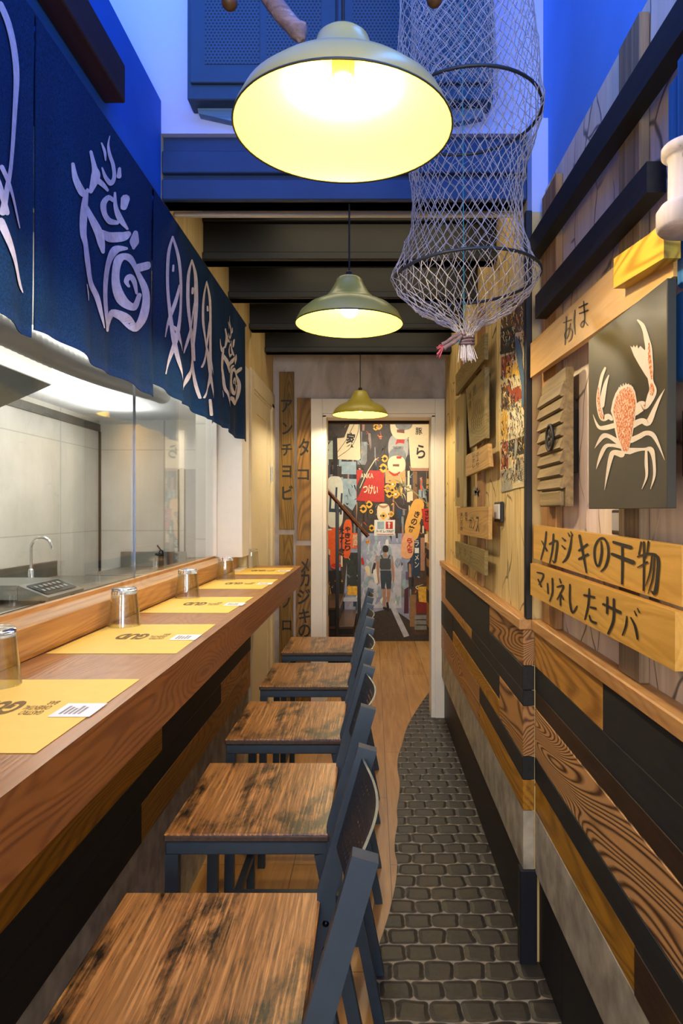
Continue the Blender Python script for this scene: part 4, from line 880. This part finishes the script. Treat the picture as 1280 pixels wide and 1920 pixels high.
o = fboard('wooden_sign', .440, .014, [(88, 1592), (92, 1715), (298, 1838), (300, 1662)], SIGNG, 'lowest brown tilted sign on the far right wall, just above the oak ledge', 'sign'); b = MB()
for cx_, ch in ((125, 'いか'), (160, 'えび'), (203, 'たいし')):
    for k, c_ in enumerate(ch): fchars(b, ((c_, cx_-8, cx_+7, 1635+(cx_-125)*.35+k*30, 1660+(cx_-125)*.35+k*30),), .4394, INKD)
b.build('painted_letters', o)
switch(.475, 926, 938, 941, 979, 'small black framed switch on the far right wall below the colourful print')
b = MB()   # little starfish
cx_, cy_ = 236, 1238
for k in range(5):
    a = -PI/2+2*PI*k/5; b.stroke([(cx_, cy_, 18), (cx_+12*math.cos(a), cy_+18*math.sin(a), 11), (cx_+22*math.cos(a), cy_+36*math.sin(a), 3)], cf4(.466), plain('grey_starfish', '#6f6f68', .8) if k == 0 else bpy.data.materials['grey_starfish'])
v_ = list(b.v); n_ = len(v_); b.v += [(x+.006, y, z) for x, y, z in v_]; b.f += [tuple(i+n_ for i in f) for f in list(b.f)]; b.mi += list(b.mi); b.sm += list(b.sm)
tag(b.build('starfish'), 'small grey starfish hung on the far right wall between two tan signs', 'starfish')
# woodblock print poster
o = fboard('woodblock_print', .486, .003, [(412, -180), (412, 1235), (606, 1195), (606, -380)], plain('cream_print_paper', '#c9b88a', .6), 'tall colourful woodblock style print beside the black corner strip', 'print')
pal = [plain('print_'+n_, c_, .6, var=.2, vs_=60) for n_, c_ in (('rust', '#8c3a20'), ('ink', '#20201e'), ('blue', '#3f5870'), ('ochre', '#c79a34'), ('cream', '#d6c9a2'), ('brown', '#5d4630'), ('grey', '#8e8c7e'))]
b = MB((-1e-5, 0, 0)); f_ = cf4(.4855); rr_ = random.Random(21)
blocks = [(415, -150, 600, 120, 5), (415, 60, 520, 250, 1), (420, 260, 520, 420, 0), (455, 330, 560, 420, 3), (420, 480, 480, 660, 5), (485, 490, 560, 600, 0), (418, 670, 465, 870, 3), (470, 650, 600, 830, 4), (420, 880, 470, 1080, 0), (475, 860, 604, 990, 1), (420, 1080, 500, 1240, 6), (500, 1000, 604, 1190, 4)]
for x0, y0, x1, y1, k in blocks: b.flat([(x0, y0+8), (x0, y1), (x1, y1-(x1-x0)*.25), (x1, y0-(x1-x0)*.25)], f_, pal[k])
b.build('printed_blocks', o); b = MB((-2e-6, 0, 0)); f_ = cf4(.4850)
for k in range(600):
    x = rr_.uniform(418, 585); y = rr_.uniform(-120, 1170); dy = -(x-418)*.25; L = rr_.uniform(14, 46); m_ = pal[rr_.choice([1, 1, 1, 4, 2, 0, 6, 3, 4])]
    b.stroke([(x, y+dy, rr_.uniform(3, 8)), (x+rr_.uniform(-9, 9), y+dy+L*.5, rr_.uniform(2, 6)), (x+rr_.uniform(-8, 12), y+dy+L, 2)], f_, m_, 2)
for pts, m_ in (([(530, 120, 10), (545, 200, 44), (560, 330, 30), (585, 480, 34), (575, 620, 16)], 2), ([(525, 850, 4), (530, 900, 22), (520, 1000, 8)], 6), ([(440, 650, 12), (445, 720, 20), (450, 790, 10)], 3), ([(470, 480, 16), (500, 520, 26), (545, 500, 26), (560, 560, 20)], 0)): b.stroke(pts, cf4(.4848), pal[m_])
for k in range(14): b.stroke([(505+k*2, 1180-k*12, 2), (545, 1150-k*12, 3), (604, 1175-k*13, 2)], cf4(.4846), pal[1])
b.build('printed_figures', o)

# ------------------------------------------------------------ back wall signs
BW1 = wood('dark_aged_sign_board', '#3a2b14', '#8a6c34', 'z', 70, 60, .4, 9, rough=.6); BW2 = wood('brown_knotty_sign_board', '#4a3218', '#8f6c3a', 'z', 71, 60, .5, 9, rough=.55)
def bsign(x0, x1, y0, y1, mat, chars, lab):
    b = MB(); a, c = P(x0, y1, 4.585), P(x1, y0, 4.585); b.box(a[0], c[0], 4.584, 4.599, a[2], c[2], mat, .001); o = b.build('vertical_sign'); WL[o.name] = o.location.copy(); tag(o, lab, 'sign'); b = MB()
    for ch, u0, u1, v0, v1 in chars:
        q0, q1 = P(480+u0/3, 600+v1/3, 4.583), P(480+u1/3, 600+v0/3, 4.583); write(b, ch, lambda u, v_: (q0[0]+(q1[0]-q0[0])*u, 4.5832, q0[2]+(q1[2]-q0[2])*v_), PAINTB, .022)
    b.build('painted_letters', o)
bsign(523, 551, 697, 993, BW1, (('ア', 140, 204, 448, 520), ('ン', 146, 204, 575, 645), ('チ', 142, 202, 695, 765), ('ヨ', 146, 198, 818, 888), ('ビ', 146, 208, 930, 1012)), 'tall dark wooden sign with five katakana on the back wall beside the side door')
bsign(556.5, 582.5, 746, 1013, BW2, (('タ', 238, 300, 665, 765), ('コ', 234, 298, 840, 900)), 'brown wooden sign with two katakana next to the white doorway casing')
bsign(523, 549.5, 1002.5, 1330, BW1, (('イ', 146, 200, 1440, 1510), ('ノ', 148, 192, 1560, 1620), ('ロ', 146, 198, 1690, 1745)), 'lower dark wooden sign on the back wall partly hidden by the counter end')
bsign(554.5, 583, 1023, 1330, BW2, (('メ', 246, 300, 1340, 1425), ('カ', 246, 300, 1412, 1500), ('ジ', 230, 304, 1512, 1600), ('キ', 240, 304, 1625, 1705), ('の', 238, 306, 1712, 1785), ('干', 240, 304, 1830, 1900)), 'lower brown wooden sign with katakana beside the doorway, below the two-letter one')
# ------------------------------------------------------------ mural at the end of the stair hall
YM = 7.295
def cr(org, sc): return lambda d: (lambda x, y: P(org[0]+x/sc, org[1]+y/sc, YM-d))
A1, A2, A3, PH = cr((610, 790), 9.14), cr((700, 790), 9.145), cr((610, 990), 6.4), cr((0, 0), 1)
def ink(n_, c_, var=.12, vs_=30): return plain('mural_'+n_, c_, .6, var=var, vs_=vs_)
K_, DKB, CRM, ORG, REDM, YEL, WHT, GRY, BLG, SKY, NVY, SKN, PPL, LGT = (ink('black', '#1e1a17', .3), ink('dark_brown', '#3b322a', .35, 12), ink('cream', '#dccaa0', .04), ink('orange', '#d9581f'), ink('red', '#b82a1c'), ink('yellow', '#d9a336', .3), ink('white', '#dad8cc', .06), ink('grey', '#7d7f7c', .25, 14), ink('blue_grey', '#8fa3a8', .2, 14), ink('misty_blue', '#8d93a8', .25, 9), ink('navy', '#27384a', .2), ink('skin', '#a77a5e', .1), ink('purple', '#5a4a68', .3), ink('pale_mist', '#b4b4bd', .2, 14))
b = MB(); a, c = P(470, 1203, YM), P(806, 790, YM); b.box(a[0], .574, YM, YM+.004, a[2], 2.5, DKB); mur = b.build('street_mural')
tag(mur, 'wall-size photo mural of a lantern-lit alley with a person walking away, behind the stair rail', 'mural'); WL[mur.name] = mur.location.copy()
L = {k: MB((0, -1e-6 if k == 'background' else -8e-6, 0)) for k in ('background', 'signs', 'lanterns', 'flowers', 'street', 'walking_person', 'lettering')}
q = L['background']; d1, d2, d3, d4, d5 = .001, .002, .003, .004, .005
# haze in the middle, road
q.flat([(655, 1000), (760, 1000), (770, 1165), (640, 1165)], PH(d1), SKY); q.flat([(690, 1020), (752, 1020), (752, 1140), (676, 1140)], PH(d1*1.5), LGT)
q.flat([(612, 905), (640, 905), (640, 1150), (612, 1150)], PH(d1), PPL)
rr_ = random.Random(5)
for k in range(150):     # poles, boards and small signs crowding both sides
    side = rr_.random() < .5; x = rr_.uniform(612, 668) if side else rr_.uniform(745, 804); y = rr_.uniform(790, 1130); w2, h2 = rr_.uniform(1, 7), rr_.uniform(4, 34)
    q.flat([(x, y), (x+w2, y+rr_.uniform(-1, 1)), (x+w2, y+h2), (x, y+h2)], PH(d1), rr_.choice([K_, DKB, GRY, PPL, SKN, DKB, K_, NVY, CRM, ORG, BLG]))
for k in range(60):
    x, y = rr_.uniform(655, 760), rr_.uniform(792, 990); q.flat([(x, y), (x+rr_.uniform(1, 5), y), (x+rr_.uniform(1, 5), y+rr_.uniform(8, 50)), (x, y+rr_.uniform(8, 50))], PH(d1), rr_.choice([K_, DKB, K_, GRY, SKN]))
for k in range(90):      # misty glints in the alley
    x, y = rr_.uniform(668, 764), rr_.uniform(1000, 1128); r_ = rr_.uniform(1.5, 6); q.stroke([(x, y, r_), (x+rr_.uniform(-3, 3), y+r_*1.5, r_*1.3), (x+rr_.uniform(-3, 3), y+r_*3, r_*.6)], PH(d1*1.8), rr_.choice([LGT, SKY, LGT, SKY, WHT, BLG]), 3)
for k in range(240):
    x, y = rr_.uniform(612, 804), rr_.uniform(795, 1150)
    if 660 < x < 765 and y > 990: continue
    s_ = rr_.uniform(2, 10); q.stroke([(x, y, rr_.uniform(.6, 2)), (x+rr_.uniform(-s_, s_), y+rr_.uniform(-s_, s_)*1.5, rr_.uniform(.8, 2.4)), (x+rr_.uniform(-s_, s_), y+rr_.uniform(-s_, s_)*2, .6)], PH(d1*1.8), rr_.choice([K_, DKB, GRY, BLG, YEL, CRM, DKB, K_, ORG]), 3)
q = L['street']; q.flat([(690, 1150), (735, 1140), (806, 1190), (806, 1203), (640, 1203), (668, 1150)], PH(d2), ink('asphalt', '#3a322c', .2)); q.flat([(731, 1138), (740, 1136), (767, 1192), (757, 1195)], PH(d3), LGT)
q.flat([(614, 1070), (640, 1070), (640, 1150), (614, 1150)], PH(d2), K_); q.flat([(650, 1036), (672, 1036), (672, 1100), (650, 1100)], PH(d2), ink('teal_dark', '#2c332f', .3))
q.flat([(651, 1099), (672, 1099), (672, 1116), (651, 1116)], PH(d3), YEL); q.flat([(777, 1070), (806, 1070), (806, 1190), (770, 1190)], PH(d2), ink('brown', '#4a3626', .35)); q.flat([(768, 1115), (780, 1115), (780, 1175), (768, 1175)], PH(d3), ink('plank_tan', '#8f6a44'))
q.flat([(783, 1100), (800, 1100), (799, 1130), (785, 1128)], PH(d3), YEL); q.flat([(779, 1128), (800, 1130), (800, 1150), (780, 1150)], PH(d3), ink('crimson', '#7a2320'))
for k in range(3): q.flat([(777, 1153+k*10), (800, 1153+k*10), (800, 1161+k*10), (777, 1161+k*10)], PH(d4), GRY)
q.flat([(758, 1105), (766, 1100), (766, 1150), (757, 1150)], PH(d3), ink('maroon', '#4c2230')); q.flat([(640, 1120), (670, 1120), (670, 1128), (640, 1128)], PH(d3), LGT)
q.flat([(770, 1075), (778, 1070), (785, 1000), (777, 1000)], PH(d3), PPL); q.flat([(774, 1010), (786, 1010), (786, 1080), (772, 1082)], PH(d3), NVY); q.flat([(788, 1008), (796, 1008), (796, 1070), (788, 1070)], PH(d3), SKN)
# signs
q = L['signs']
q.flat([(420, 30), (585, 30), (600, 640), (570, 665), (210, 650), (200, 290), (320, 280)], A1(d3), CRM); q.flat([(20, 30), (400, 30), (325, 275), (20, 260)], A1(d2), DKB); q.flat([(25, 330), (125, 330), (125, 650), (25, 650)], A1(d2), ink('pale_green', '#a9b3a0'))
q.flat([(605, 350), (715, 350), (710, 750), (545, 740), (545, 680), (605, 660)], A1(d2), GRY); q.flat([(275, 690), (525, 690), (525, 910), (275, 905)], A1(d3), BLG); q.flat([(280, 980), (530, 990), (530, 1400), (460, 1530), (300, 1400)], A1(d2), BLG)
q.flat([(535, 830), (1006, 850), (1006, 1385), (530, 1360), (530, 1100)], A1(d3), REDM); q.flat([(850, 620), (545, 1330), (530, 1120), (740, 600)], A1(d3*1.1), DKB)
q.flat([(600, 300), (945, 40), (945, 800), (640, 810)], A2(d3), CRM); q.flat([(640, 35), (945, 35), (945, 300), (600, 310)], A2(d3), CRM); q.flat([(200, 850), (545, 700), (550, 1060), (205, 1060)], A2(d2), ink('tan_sign', '#c79a5c'))
q.flat([(0, 860), (130, 860), (125, 1385), (0, 1385)], A2(d3), REDM); q.flat([(670, 860), (750, 860), (750, 1490), (675, 1490)], A2(d2), ink('post_brown', '#7a5a38')); q.flat([(610, 760), (660, 800), (940, 800), (940, 850), (640, 850)], A2(d3*1.1), SKN)
q.flat([(15, 1690), (370, 1690), (365, 1960), (10, 1960)], A2(d3), WHT); q.flat([(210, 1720), (330, 1720), (330, 1845), (210, 1845)], A2(d4), REDM); q.flat([(65, 1720), (180, 1720), (180, 1845), (65, 1845)], A2(d4), BLG)
q.flat([(265, 1720), (240, 1760), (255, 1760), (255, 1830), (278, 1830), (278, 1760), (295, 1760)], A2(d5), WHT); q.flat([(0, 70), (100, 70), (390, 0), (390, 260), (0, 260)], A3(d1), DKB) if False else None
q.flat([(20, 10), (75, 10), (75, 30), (20, 30)], A3(d1), CRM); q.flat([(315, 60), (390, 60), (390, 240), (315, 250)], A3(d3), ORG)
q.flat([(1060, 110), (1130, 110), (1135, 500), (1030, 560), (1020, 380)], A3(d2*1.2), NVY)
q.stroke([(860, 640, 14), (700, 900, 14), (590, 1140, 12)], A1(d4), CRM); q.stroke([(910, 620, 8), (860, 660, 8)], A1(d4), CRM)
q.stroke([(500, 30, 8), (430, 170, 8), (340, 340, 8), (210, 520, 8)], A1(d4), K_); q.stroke([(575, 30, 8), (550, 210, 8), (440, 440, 8), (215, 612, 8)], A1(d4), K_); q.flat([(130, 270), (200, 270), (205, 960), (130, 900)], A1(d3), K_)
q.stroke([(370, 1000, 16), (560, 1110, 20), (740, 1250, 22), (930, 1430, 10)], A2(d4), ink('reed', '#9a8a5a')); q.stroke([(500, 1270, 8), (560, 1210, 16), (640, 1190, 10)], A2(d4), ink('leaf', '#6e7040')) ; q.stroke([(800, 1010, 10), (860, 1180, 22), (920, 1400, 10)], A2(d4), GRY); q.stroke([(370, 1380, 10), (440, 1480, 12), (560, 1520, 10)], A2(d4), SKN)
# lanterns
q = L['lanterns']
def blob(q, cx, cy, rx, ry, fn, mat, tilt=0, p=2.4, n=28):
    pts = []
    for k in range(n):
        a = 2*PI*k/n; u = abs(math.cos(a))**(2/p)*math.copysign(rx, math.cos(a)); w = abs(math.sin(a))**(2/p)*math.copysign(ry, math.sin(a))
        pts.append((cx+u*math.cos(tilt)-w*math.sin(tilt), cy+u*math.sin(tilt)+w*math.cos(tilt)))
    q.flat(pts, fn, mat)
blob(q, 160, 1380, 145, 440, A1(d3*1.2), ink('lantern_white', '#c9c8b4', .06), 0, 4); blob(q, 480, 60, 195, 250, A2(d4), CRM); blob(q, 520, 30, 150, 120, A2(d4*1.05), GRY); blob(q, 425, 450, 175, 240, A2(d3*1.15), ink('lantern_grey', '#a5a39a', .1)); blob(q, 410, 600, 150, 140, A2(d3*1.2), GRY); blob(q, 395, 740, 155, 150, A2(d4), CRM)
q.flat([(400, 140), (530, 140), (530, 205), (400, 190)], A2(d5), ink('lantern_band', '#7c4a30')); q.flat([(330, 735), (440, 735), (440, 775), (330, 770)], A2(d5), bpy.data.materials['mural_lantern_band'])
q.flat([(400, 310), (535, 310), (525, 380), (430, 370), (375, 400)], A2(d5), REDM); q.stroke([(270, 860, 20), (360, 920, 36), (450, 870, 20)], A2(d5), REDM); q.flat([(390, 600), (490, 595), (470, 640), (400, 640)], A2(d5), REDM)
blob(q, 170, 1560, 110, 150, A2(d4), CRM, 0, 3); q.stroke([(90, 1440, 20), (170, 1470, 40), (250, 1440, 20)], A2(d5), SKN)
blob(q, 120, 230, 62, 260, A3(d2*1.2), ORG, .05, 3.4); q.flat([(10, 30), (120, 20), (120, 440), (75, 470), (60, 260), (20, 240)], A3(d2*1.1), ORG); blob(q, 260, 130, 55, 235, A3(d3*1.1), ORG, .05, 3); blob(q, 130, 450, 60, 25, A3(d3), REDM)
blob(q, 1045, 30, 85, 120, A3(d4), ink('lantern_yellow', '#e0a64a', .06), .25, 3); blob(q, 700, 1640, 120, 320, A2(d4), bpy.data.materials['mural_lantern_yellow'], .3, 3); blob(q, 985, 220, 78, 150, A3(d4*1.1), ink('lantern_peach', '#dda070', .08), .1, 3)
q.flat([(820, 1500), (945, 1500), (945, 1880), (870, 1840)], A2(d4), REDM); q.stroke([(910, 350, 16), (925, 300, 24), (960, 370, 12)], A3(d3), LGT)
# flowers
q = L['flowers']; rf = random.Random(3)
def flower(cx, cy, r, fn, mc, d_):
    q.stroke([(cx-r, cy, r*.5), (cx, cy-r, r*.7), (cx+r, cy, r*.5), (cx, cy+r, r*.7), (cx-r, cy, r*.5)], fn(d_), YEL, 3); blob(q, cx, cy, r*.45, r*.45, fn(d_+.0004), mc)
for cx, cy, r in ((645, 1500, 55), (745, 1425, 50), (780, 1545, 30), (790, 1830, 45), (860, 100, 45)): flower(cx, cy, r, A1, K_, d4)
for cx, cy, r in ((90, 80, 50), (190, 640, 50), (165, 800, 60), (240, 1150, 55), (330, 1080, 50), (270, 1240, 55), (380, 1250, 55), (320, 1180, 40), (170, 1620, 45), (300, 1590, 40)): flower(cx, cy, r, A2, rf.choice([SKN, CRM, K_]), d5)
flower(510, 165, 22, A3, ORG, d4)
for k in range(22): x, y = rf.uniform(380, 520), rf.uniform(960, 1240); q.stroke([(x, y, 4), (x+rf.uniform(10, 40), y+rf.uniform(20, 90), 14), (x+rf.uniform(20, 60), y+rf.uniform(60, 120), 3)], A2(d5+.0004), rf.choice([YEL, bpy.data.materials['mural_leaf'], CRM]), 3)
# person seen from behind
q = L['walking_person']; SH = ink('grey_shirt', '#8c8f92', .08); PK = ink('backpack_charcoal', '#3d4142', .1); SHO = ink('denim_shorts', '#2f3a44', .15); HR = ink('dark_hair', '#2a211b', .1)
q.stroke([(620, 350, 40), (628, 460, 34), (630, 560, 26), (640, 660, 20)], A3(d4), SKN); q.stroke([(790, 350, 40), (805, 460, 34), (815, 560, 26), (812, 650, 18)], A3(d4), SKN)
q.flat([(612, 350), (660, 325), (760, 325), (810, 355), (800, 410), (780, 520), (660, 520), (645, 410), (612, 400)], A3(d5), SH)
q.stroke([(705, 730, 44), (705, 830, 36), (712, 940, 24)], A3(d4), SKN); q.stroke([(760, 730, 46), (755, 830, 38), (742, 920, 24)], A3(d4), SKN); q.stroke([(700, 960, 26), (720, 965, 30), (732, 975, 20)], A3(d5), K_); q.stroke([(740, 900, 24), (748, 950, 32), (752, 990, 22)], A3(d5), K_)
q.flat([(655, 510), (785, 510), (795, 600), (785, 730), (735, 732), (722, 640), (710, 732), (668, 728)], A3(d5), SHO)
q.flat([(655, 370), (690, 365), (745, 365), (782, 375), (785, 480), (775, 500), (665, 500), (648, 470)], A3(d5*1.1), PK); q.stroke([(665, 325, 14), (685, 365, 18)], A3(d5*1.1), PK); q.stroke([(772, 325, 14), (755, 365, 18)], A3(d5*1.1), PK)
q.stroke([(718, 300, 34), (718, 330, 40)], A3(d5), SKN); blob(q, 720, 250, 36, 42, A3(d5*1.1), HR)
# second faint figures
q.stroke([(590, 430, 30), (575, 500, 34), (560, 540, 14)], A3(d3), DKB); q.stroke([(600, 520, 60), (605, 600, 50), (610, 650, 40)], A3(d3), WHT); q.stroke([(500, 480, 60), (520, 560, 40)], A3(d3), CRM); q.stroke([(440, 370, 30), (450, 430, 30)], A3(d3), REDM); q.stroke([(470, 700, 40), (500, 620, 60), (560, 600, 30)], A3(d2*1.2), BLG)
# lettering
q = L['lettering']
def mchar(fn, ch, x0, x1, y0, y1, mat, rot=0, bold=.01):
    cx, cy = (x0+x1)/2, (y0+y1)/2; c_, s_ = math.cos(rot), math.sin(rot)
    def g(u, v_):
        dx, dy = (u-.5)*(x1-x0), (.5-v_)*(y1-y0); return fn(cx+dx*c_-dy*s_, cy+dx*s_+dy*c_)
    write(q, ch, g, mat, bold)
mchar(A1(.0075), '家', 355, 510, 190, 450, K_, .1, .03); mchar(A2(.0075), '豚', 720, 835, 108, 230, K_); mchar(A2(.0075), 'ら', 735, 885, 400, 635, K_, 0, .02); mchar(A1(.0075), '山', 70, 290, 1130, 1590, NVY, .05, .02)
mchar(A1(.0075), 'ANKA', 600, 820, 890, 975, CRM); mchar(A1(.0075), 'つけい', 640, 900, 1090, 1250, CRM, .1, .03)
for k, ch in enumerate('きの笛'): mchar(A2(.0075), ch, 700-k*55, 790-k*45, 1540+k*125, 1650+k*125, K_, .3, .02)
for k, ch in enumerate('やきとり'): mchar(A3(.0075), ch, 232, 300, -20+k*75, 45+k*75, K_, .03, .03)
mchar(A3(.0075), 'た', 165, 225, -10, 70, K_, 0, .03); mchar(A3(.0075), 'ナ', 170, 225, 90, 170, K_, 0, .03); mchar(A3(.0075), '定', 160, 230, 240, 330, K_, .1, .03); mchar(A2(.0075), 'トイレ', 55, 210, 1860, 1905, K_); mchar(A2(.0075), 'TOILET', 220, 345, 1865, 1900, K_); q.stroke([(60, 1935, 8), (200, 1940, 8), (345, 1935, 8)], A2(.0075), REDM)
for k, ch in enumerate('らんち'): mchar(A3(.0075), ch, 975, 1045, 120+k*60, 178+k*60, REDM, .1, .03)
for k, ch in enumerate('さと'): mchar(A2(.0075), ch, 880, 945, 1520+k*110, 1610+k*110, K_, 0, .02)
for k, ch in enumerate('居酒屋'): mchar(A3(.0075), ch, 325, 385, 80+k*52, 128+k*52, CRM, 0, .01)
for k, ch in enumerate('ラーメン'): mchar(A3(.0075), ch, 1070, 1120, 150+k*85, 220+k*85, WHT, 0, .01)
mchar(A2(.0075), 'YAKINIKU', 330, 510, 430, 470, K_)
for k in L: L[k].build('printed_'+k, mur)

# ------------------------------------------------------------ stairs and handrail
STM = wood('dark_brown_stair_tread', '#24160c', '#5a4028', 'x', 80, 60, 0, rough=.3); RAILM = wood('polished_brown_handrail', '#2a1308', '#6d3a18', 'x', 81, 60, 0, rough=.25)
o = thing('staircase', (-.4, 6.7, 0), 'dark staircase rising to the left in front of the mural', 'staircase')
for k, (x1, zt) in enumerate(((-.105, .17), (-.17, .34), (-.30, .51), (-.5, .68), (-.7, .85))):
    b = MB(); b.box(-1.29, x1-.012, 6.25, 7.285, (.17*k+.001) if k else 0, zt-.03, K_ if False else KICK); b.build('riser', o); b = MB(); b.box(-1.29, x1, 6.23, 7.285, zt-.0295, zt, STM, .004); b.build('tread', o)
o = thing('stair_rail', (-.3, 6.2, 0), 'brown round handrail on black posts slanting down to the right past the mural', 'handrail')
YR = 6.2; b = MB(); b.tube([P(560, 848, YR), P(612, 918, YR), P(690, 1006, YR)], .019, RAILM, 14); b.build('handrail', o)
for x, y0 in ((632, 943), (673, 988)):
    a = P(x, y0, YR); b = MB(); b.box(a[0]-.016, a[0]+.016, YR-.016, YR+.016, 0, a[2], BPL, .002); b.build('post', o)
a = P(632, 1165, YR); b = MB(); b.box(P(632, 0, YR)[0], P(673, 0, YR)[0], YR-.010, YR+.010, .245, .27, BPL); b.build('lower_rail', o)

# ------------------------------------------------------------ kitchen
WZ = .965
o = thing('steel_worktop', (-1.8, 3.3, 0), 'long stainless steel worktop along the tiled kitchen wall', 'worktop')
b = MB(); b.box(-2.09, -1.55, .3, 4.50, WZ-.04, WZ, STEEL, .003); b.build('top', o); b = MB(); b.box(-2.09, -2.075, .3, 4.50, WZ+.0005, WZ+.10, STEEL, .001); b.build('backsplash', o)
b = MB(); b.box(-2.06, -1.58, .32, 4.48, 0, WZ-.0405, STEEL); b.build('cabinet', o)
o = thing('sink_unit', (-1.4, 5.0, 0), 'stainless sink unit against the kitchen end wall', 'sink')
b = MB(); b.box(-1.92, -.96, 4.56, 5.22, WZ-.04, WZ, STEEL, .003); b.build('top', o); b = MB(); b.box(-1.92, -1.42, 5.205, 5.22, WZ+.0005, WZ+.115, STEEL, .001); b.build('backsplash', o); b = MB(); b.box(-1.90, -.98, 4.60, 5.20, 0, WZ-.0405, STEEL); b.build('cabinet', o)
o = thing('tall_faucet', (-1.86, 4.0, WZ), 'tall chrome gooseneck faucet behind the induction cooker', 'faucet')
xf, yf_ = P(58, 0, 3.75)[0], 3.75; zf = WZ
b = MB(); b.tube([(xf, yf_, zf+.10), (xf, yf_, zf+.22)]+[(xf+.058-.058*math.cos(a*PI/10), yf_-.0, zf+.22+.062*math.sin(a*PI/10)) for a in range(1, 9)]+[(xf+.118, yf_, zf+.215)], .0085, CHROME, 12); b.build('spout', o)
b = MB(); b.lathe([(0, 0), (.022, 0), (.022, .012), (.015, .016), (.015, .10), (.0085, .108), (0, .108)], (xf, yf_, zf+.001), CHROME, 20); b.build('base', o); b = MB(); b.tube([(xf+.012, yf_, zf+.05), (xf+.05, yf_-.02, zf+.055)], .008, CHROME, 10); b.build('lever', o)
o = thing('black_faucet', (-1.63, 5.1, WZ), 'small dark faucet standing at the far kitchen sink', 'faucet'); xk = P(302, 0, 5.1)[0]
b = MB(); b.lathe([(0, 0), (.022, 0), (.02, .10), (.016, .13), (0, .135)], (xk, 5.1, WZ+.001), BPL, 16); b.tube([(xk, 5.1, WZ+.09), (xk, 4.98, WZ+.11)], .009, BPL, 8); b.build('base', o); b = MB(); b.tube([(xk, 5.1, WZ+.13), (xk-.03, 5.1, WZ+.17)], .006, BPL, 8); b.build('lever', o)
# induction cooker with slanted control panel
o = thing('induction_cooker', (-1.7, 3.4, WZ), 'portable steel induction cooker with slanted control panel', 'cooker')
b = MB(); b.box(-2.05, -1.62, 3.12, 3.50, WZ+.015, WZ+.085, STEEL, .004); b.prism([(-1.62, 3.12, WZ+.015), (-1.62, 3.12, WZ+.085), (-1.48, 3.12, WZ+.030), (-1.48, 3.12, WZ+.015)], (0, .38, 0), STEEL); b.build('body', o)
pf = lambda u, v_, d_=0: (-1.615+.13*v_+d_*.37, 3.13+.36*u, WZ+.0855-.0515*v_+d_*.93)
b = MB(); b.add([pf(.06, .12, .001), pf(.94, .12, .001), pf(.94, .88, .001), pf(.06, .88, .001)], [(0, 1, 2, 3)], plain('dark_glass_panel', '#2c2d2b', .2)); cp = b.build('control_panel', o); b = MB()
for k in range(6):
    for r_ in (0, 1):
        u0, v0 = .14+.125*k, .25+.28*r_; b.add([pf(u0, v0, .002), pf(u0+.07, v0, .002), pf(u0+.07, v0+.14, .002), pf(u0, v0+.14, .002)], [(0, 1, 2, 3)], GRY)
b.build('buttons', o)
for xx in (-2.03, -1.52):
    for yy in (3.15, 3.46): b = MB(); b.lathe([(0, 0), (.012, 0), (.012, .0145), (0, .0145)], (xx, yy, WZ+.0003), BPL, 12); b.build('foot', o)
# inner worktop right under the hatch
o = thing('prep_table', (-1.1, 2.5, 0), 'dark-fronted steel prep table right behind the hatch glass', 'table'); b = MB(); b.box(-1.22, -.86, .2, 3.40, .90, .93, STEEL, .003); b.build('top', o); b = MB(); b.box(-1.20, -.87, .22, 3.38, .001, .8995, plain('dark_steel_cabinet', '#3c3e3c', .4, .6)); b.build('cabinet', o)
# hood and flexible duct
o = thing('extractor_hood', (-1.5, 2.0, 1.72), 'white-lit steel extractor hood at the left edge behind the glass', 'hood')
hx = -1.42; yy = hx*F/(98-VX); zt, zb = H-(683-VY)*yy/F, H-(722-VY)*yy/F
b = MB(); b.box(hx-.6, hx, .8, yy, zb, zt, WHITEP, .003); b.build('canopy', o); b = MB(); b.prism([(hx-.004, .8, zb-.0005), (hx-.6, .8, zb-.0005), (hx-.6, .8, zb-.26)], (0, yy-.8, 0), STEEL); b.build('filter_plate', o)
t = NT('crinkled_aluminium_foil'); sp = t.node('ShaderNodeTexNoise'); c = t.fin('#c9c9c6', .4, .15); DUCTM = c
b = MB(); pts = []; n_ = 110; p0, p1 = Vector((-1.08, 1.2, 1.885)), Vector((-1.08, 3.50, 1.985)); rs = []
for k in range(n_+1):
    u = k/n_; pts.append(p0.lerp(p1, u)+Vector((.012*math.sin(u*9), 0, .010*math.sin(u*7)))); rs.append(.048+(.0028 if k % 2 else -.0028))
for a in (1, 2, 3, 4): pts.append(p1+Vector((-.05*a*a/8, .03*a, .018*a*a/2))); rs.append(.048+(.003 if a % 2 else -.002))
b.tube(pts, rs, DUCTM, 20); tag(b.build('ventilation_duct'), 'ribbed silver flexible ventilation duct under the kitchen ceiling', 'duct')
bpy.context.view_layer.update()
